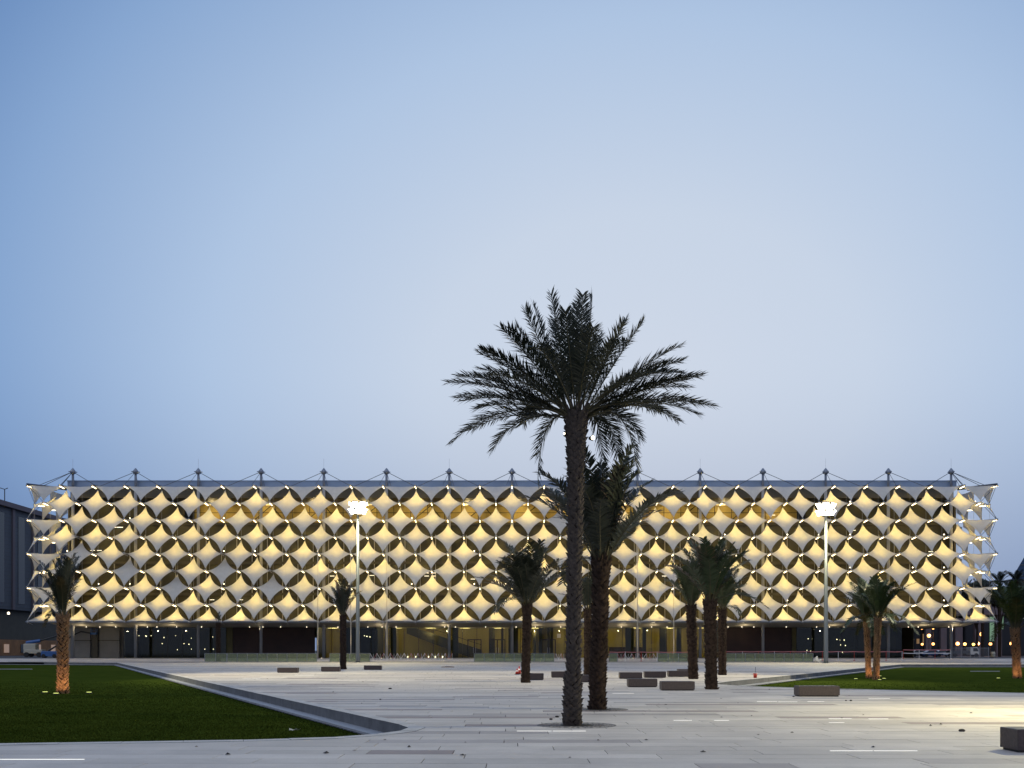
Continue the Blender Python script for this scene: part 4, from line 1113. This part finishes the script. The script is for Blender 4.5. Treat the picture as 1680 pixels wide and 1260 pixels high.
# boom lift
b = Vector((X(58, 205), 205, .44)); t = empty('boom_lift', b, 'blue and white boom lift parked left of the library', 'boom lift')
s = MB(); s.bbox(-2.0, 1.8, -.9, .9, .75, 1.5, .1); part('chassis', s, M['cream'], t)
s = MB(); s.bbox(-2.1, .4, -.8, .8, 1.5, 2.7, .12); part('turret', s, M['cream'], t)
for sx in (-1.3, 1.2):
    for sy in (-1.0, 1.0): s = MB(); s.tube([(sx, sy - .2, .5), (sx, sy + .2, .5)], .5, 14); part('wheel', s, M['rubber'], t)
s = MB(); s.tube([(-1.8, 0, 2.9), (1.0, 0, 3.3)], .32, 8); part('boom_base', s, M['blue'], t)
s = MB(); s.tube([(1.0, 0, 3.3), (5.5, 0, 4.6)], .16, 8); part('boom', s, M['frame'], t)
b = Vector((X(138, 181), 180.5, 5.4))
# second boom platform seen in front of the grey service wall
t = empty('boom_lift', (X(108, 185) - 1, 181.2, .46), 'dark jib with a blue basket reaching over the grey service wall', 'boom lift')
q = lambda x, y_: px(x, y_, 181.2) - Vector(t.location)
s = MB(); s.bbox(-1.6, 1.2, -.4, .4, .3, 1.2, .1); part('chassis', s, M['blue'], t)
for sx in (-1.1, .8):
    s = MB(); s.tube([(sx, -.5, .35), (sx, .45, .35)], .35, 12); part('wheel', s, M['rubber'], t)
s = MB(); s.tube([(-.5, 0, 1.2), q(122, 1041), q(133, 1036), q(150, 1039)], [.16, .12, .10, .10], 6); part('boom', s, M['frame'], t)
s = MB(); c = q(154, 1036)
for dx in (-.45, .45):
    for dy in (-.3, .3): s.tube([c + Vector((dx, dy, -.5)), c + Vector((dx, dy, .55))], .04, 4)
s.box(-.5, .5, -.35, .35, -.55, -.2, at=c); s.box(-.48, .48, -.33, -.3, .1, .16, at=c); s.box(-.48, .48, -.33, -.3, .5, .55, at=c); part('basket', s, M['blue'], t)

# ------------------------------------------------------------------ right background
t = empty('office_block', (120, 250, .44), 'mauve stone building on pillars behind the right end of the library', 'building')
def Xr(x, Y): return (x - 840) * Y / F
s = MB(); s.box(Xr(1588, 250), 190, 250, 300, 10.5, 16.5); s.box(Xr(1480, 250), Xr(1588, 250) - .01, 251, 300, 8.6, 9.6); bp('wall', s, M['mauve'])
s = MB(); s.box(Xr(1585, 250), 191, 249.6, 300, 16.5, 17.0); bp('roof', s, M['facade'])
s = MB(); s.box(Xr(1470, 262), 190, 262, 262.5, .44, 10.5); bp('back_wall', s, M['darkglass'])
for xx, wd in ((1496, 5), (1524, 9), (1549, 10), (1574, 12), (1606, 11), (1640, 9), (1668, 4)):
    s = MB(); s.box(Xr(xx - wd / 2, 251), Xr(xx + wd / 2, 251), 251.2, 252.4, .44, 10.45 if xx > 1588 else 8.55); bp('pillar', s, M['mauve'])
for (xa, xb, ya, yb) in ((1624, 1632, 1012, 1052), (1643, 1646, 1011, 1032), (1632, 1640, 1015, 1040), (1514, 1516, 1040, 1056), (1504, 1508, 1048, 1056)):
    a = px(xa, ya, 261.8); b_ = px(xb, yb, 261.8); s = MB(); s.box(a.x, b_.x, 261.7, 261.9, b_.z, a.z); bp('window', s, M['greenwin'] if xa > 1600 else M['warmwin'])
for k in range(5):
    s = MB(); a = px(1650 + 8 * k, 1010, 249.9); s.box(a.x, a.x + .7, 249.8, 249.99, 11.5, 15.5); bp('window', s, M['darkglass'])
# slanting blue tower far behind
t = empty('glass_tower', (330, 620, .44), 'blue glass tower with a slanting edge at the right frame edge', 'tower')
a = px(1690, 880, 620); b_ = px(1652, 960, 620); 
s = MB(); zt = px(0, 820, 620).z
xt = px(1735, 820, 620).x; xb_ = px(1589, 1067, 620).x
s.add([(xb_, 620, .4), (xb_ + 130, 620, .4), (xb_ + 170, 700, .4), (xb_ * 1.14, 700, .4), (xt, 620, zt), (xt + 30, 620, zt), (xt + 50, 680, zt), (xt * 1.08, 680, zt)], [(0, 1, 5, 4), (1, 2, 6, 5), (2, 3, 7, 6), (3, 0, 4, 7), (4, 5, 6, 7)])
bp('glazed_body', s, M['bluetower'])
s = MB()
for k in range(14):
    f = k / 14; x0 = xb_ + (xt - xb_) * f; z = .4 + (zt - .4) * f; s.box(x0 + .5, x0 + 30 + 100 * (1 - f), 619.6, 619.9, z, z + .5)
bp('floor_line', s, M['facade'])
# dark leafy tree with many little faces
def leafy(x, ytop, Y, wpx, label, hpx, nleaf=2600):
    c = px(x, ytop, Y); rx = wpx / 2 * Y / F; H = c.z - .44; rz2 = hpx / 2 * Y / F
    t = empty('broadleaf_tree', (c.x, Y, .44), label, 'tree', 'dark trees beyond the right lawn')
    s = MB(); s.tube([(0, 0, 0), (.2, 0, H * .35), (-.1, .1, H * .6)], [.35, .25, .12], 8)
    for k in range(5): a = k * 1.3; s.tube([(0, 0, H * .35), (math.cos(a) * rx * .5, math.sin(a) * rx * .5, H - rz2)], [.14, .04], 5)
    part('trunk', s, M['bark'], t)
    V = MB(); cl = [(Vector((random.gauss(0, .42), random.gauss(0, .42), random.gauss(0, .42)))) for _ in range(26)]
    for k in range(nleaf):
        q = random.choice(cl) + Vector((random.gauss(0, .16), random.gauss(0, .16), random.gauss(0, .16)))
        if q.length > 1.05: continue
        p = Vector((q.x * rx, q.y * rx, H - rz2 + q.z * rz2)); d = Vector((random.gauss(0, 1), random.gauss(0, 1), random.gauss(0, 1))).normalized(); u = d.orthogonal().normalized() * .28; d *= .32
        V.add([p - u, p + d, p + u, p - d], [(0, 1, 2, 3)])
    part('crown', V, M['treegreen'], t)
leafy(1602, 950, 222, 60, 'round dark tree seen through the right corner sails', 50)
leafy(1672, 948, 230, 56, 'dark bushy tree behind the rightmost palm', 45)
leafy(1640, 962, 226, 44, 'dark bushy tree behind the far palms at the right corner', 36)
for (xx, yt_, lb, sd_) in ((1640, 940, 'far dark palm silhouette just beyond the right corner sails', 21), (1668, 938, 'far dark palm silhouette against the blue tower', 22), (1612, 962, 'far low palm seen through the corner sails', 23)):
    Y = 215; c = px(xx, yt_, Y); random.seed(sd_)
    t = empty('palm_tree', (c.x, Y, .44), lb, 'palm tree', 'far palms beyond the library')
    tp = trunk(t, c.z - .44 - 2.2, [(0, .3), (1, .28)], M['bark'], (0, 0), .3, .35, sd_, .04, False)
    for k in range(26):
        kd = 'mid' if k % 2 else 'low'
        o = link('frond', fr(kd, 'leaf', k % 5), t, tp); o.rotation_euler = (0, 0, k * 2.4); q = 1.35; o.scale = (q * 1.1, q * 1.1, q * .9)

# orange globe lamps
for (xx, yy, rad_, lb, mk) in ((1512.4, 1031.4, .22, 'small amber lamp high on the left beneath the right end soffit', 'orange'), (1531, 1031, .24, 'small amber lamp high beside the second pillar', 'orange'),
    (1524, 1043, .42, 'large amber lamp over the parked cars', 'orange'), (1513, 1057, .28, 'low amber lamp left above the parked cars', 'orange'), (1531, 1056.6, .32, 'low amber lamp right above the parked cars', 'orange'),
    (1571, 1056, .42, 'amber lamp glowing against the pillar left of the white truck', 'orange'), (1583, 1056.7, .36, 'amber lamp left above the white truck', 'orange'), (1597, 1057.2, .32, 'yellow lamp directly above the white truck', 'yellowlamp'),
    (1604, 1056, .44, 'amber lamp right above the white truck cab', 'orange'), (1611, 1040.5, .50, 'largest highest amber lamp right of the corner column', 'orange'), (1625, 1056.4, .34, 'amber lamp before the lit green window', 'orange'), (1659, 1056, .36, 'amber lamp left of the palm at the frame edge', 'orange'),
    (1542, 1009, .0, '', ''), ):
    if not rad_: continue
    Y = 238; c = px(xx, yy, Y)
    t = empty('street_lamp', (c.x, Y, .44), lb, 'street lamp', 'amber street lamps behind the library')
    s = MB(); s.tube([(0, 0, 0), (0, 0, c.z - .5)], .07, 6); part('pole', s, M['frame'], t)
    s = MB(); s.ball((0, 0, c.z - .44), rad_, 10, 7); part('globe', s, M[mk], t)
    if rad_ > .4: lamp('globe_light', 'POINT', (0, -.6, c.z - .44), 260, (1, .4, .12), t, .3)

# cars and truck behind the right end
def car(x, Y, paint, label, rz=0):
    t = empty('parked_car', ((x - 840) * Y / F, Y, .45), label, 'car', 'cars parked behind the library', rz)
    s = MB()
    prof = [(-2.1, .35), (-2.15, .8), (-1.9, .92), (-1.35, .97), (-.7, 1.42), (.7, 1.45), (1.35, .98), (2.0, .86), (2.15, .6), (2.1, .35)]
    for a in (-.85, .85): pass
    n = len(prof); vs = [(a, -.86 + (.12 if b_ > 1.2 else 0), b_) for a, b_ in prof] + [(a, .86 - (.12 if b_ > 1.2 else 0), b_) for a, b_ in prof]
    s.add(vs, [tuple(range(n)), tuple(reversed(range(n, 2 * n)))] + [((i + 1) % n, i, n + i, n + (i + 1) % n) for i in range(n)]); part('body', s, paint, t)
    s = MB(); s.add([(-1.2, -.875, 1.0), (1.15, -.875, 1.0), (.62, -.80, 1.37), (-.64, -.80, 1.37)], [(0, 1, 2, 3)]); s.add([(-1.2, .875, 1.0), (1.15, .875, 1.0), (.62, .80, 1.37), (-.64, .80, 1.37)], [(3, 2, 1, 0)]); part('window', s, M['darkglass'], t)
    for sx in (-1.3, 1.3):
        for sy in (-.8, .8): s = MB(); s.tube([(sx, sy - .1, .32), (sx, sy + .1, .32)], .32, 12); part('wheel', s, M['rubber'], t)
    s = MB(); s.box(-2.18, -2.1, -.75, -.45, .6, .75); part('headlight', s, M['white'], t)
M['silver'] = mat('silver_car', (.35, .37, .42), .3, .5); M['bluecar'] = mat('blue_car', (.06, .09, .20), .3, .3); M['greycar'] = mat('grey_car', (.1, .1, .11), .3, .3)
car(1488, 214, M['silver'], 'silver car parked farthest left behind the tape'); car(1506, 216, M['greycar'], 'dark grey car parked between the silver and the blue car')
car(1528, 212, M['bluecar'], 'blue car parked under the large amber lamp'); car(1545, 218, M['silver'], 'silver car parked right before the corner column')
Y = 208; t = empty('truck', ((1596 - 840) * Y / F, Y, .45), 'small white truck with an open bed right of the corner column', 'truck')
s = MB(); s.add([(-.9, -.9, .5), (1.0, -.9, .5), (1.0, -.9, 1.2), (.55, -.9, 2.0), (-.9, -.9, 2.0), (-.9, .9, .5), (1.0, .9, .5), (1.0, .9, 1.2), (.55, .9, 2.0), (-.9, .9, 2.0)], [(0, 1, 2, 3, 4), (9, 8, 7, 6, 5), (0, 5, 6, 1), (1, 6, 7, 2), (2, 7, 8, 3), (3, 8, 9, 4), (4, 9, 5, 0)]); part('cab', s, M['white'], t)
s = MB(); s.add([(-.3, -.92, 1.15), (.8, -.92, 1.15), (.45, -.92, 1.85), (-.3, -.92, 1.85)], [(0, 1, 2, 3)]); part('window', s, M['darkglass'], t)
s = MB(); s.box(-5, -1.0, -.95, .95, .7, .85); s.box(-5, -1.0, -.95, -.9, .85, 1.3); s.box(-5, -1, .9, .95, .85, 1.3); s.box(-5, -4.95, -.9, .9, .85, 1.3); part('bed', s, M['facade'], t)
for sx in (-4, .3):
    for sy in (-.8, .8): s = MB(); s.tube([(sx, sy - .12, .4), (sx, sy + .12, .4)], .4, 12); part('wheel', s, M['rubber'], t)
b = px(1629, 1083, 190); t = empty('barrel', (b.x, 190, .45), 'pale barrel standing beside the right corner of the plaza', 'barrel')
s = MB(); s.tube([(0, 0, 0), (0, 0, .3), (0, 0, .8), (0, 0, 1.1)], [.36, .42, .42, .36], 14); part('drum', s, M['cream'], t, True)
s = MB(); s.tube([(0, 0, .52), (0, 0, .58)], .435, 14); part('hoop', s, M['frame'], t)
Y = 186; xa, xb = (1562 - 840) * Y / F, (1622 - 840) * Y / F
t = empty('metal_fence', (xa, Y, .45), 'grey mesh fence panels at the right end of the library', 'fence')
for k in range(4):
    wd = (xb - xa) / 4; s = MB(); s.box(.03, wd - .03, -.02, .02, .1, .16); s.box(.03, wd - .03, -.02, .02, 1.75, 1.81)
    for j in range(14): s.box(.03 + j * wd / 14, .05 + j * wd / 14, -.012, .012, .16, 1.75)
    part('fence_panel', s, M['fit'], t, loc=(k * wd, 0, 0))
for k in range(5): s = MB(); s.box(-.04, .04, -.05, .05, 0, 1.9); part('post', s, M['fit'], t, loc=(k * (xb - xa) / 4, 0, 0))
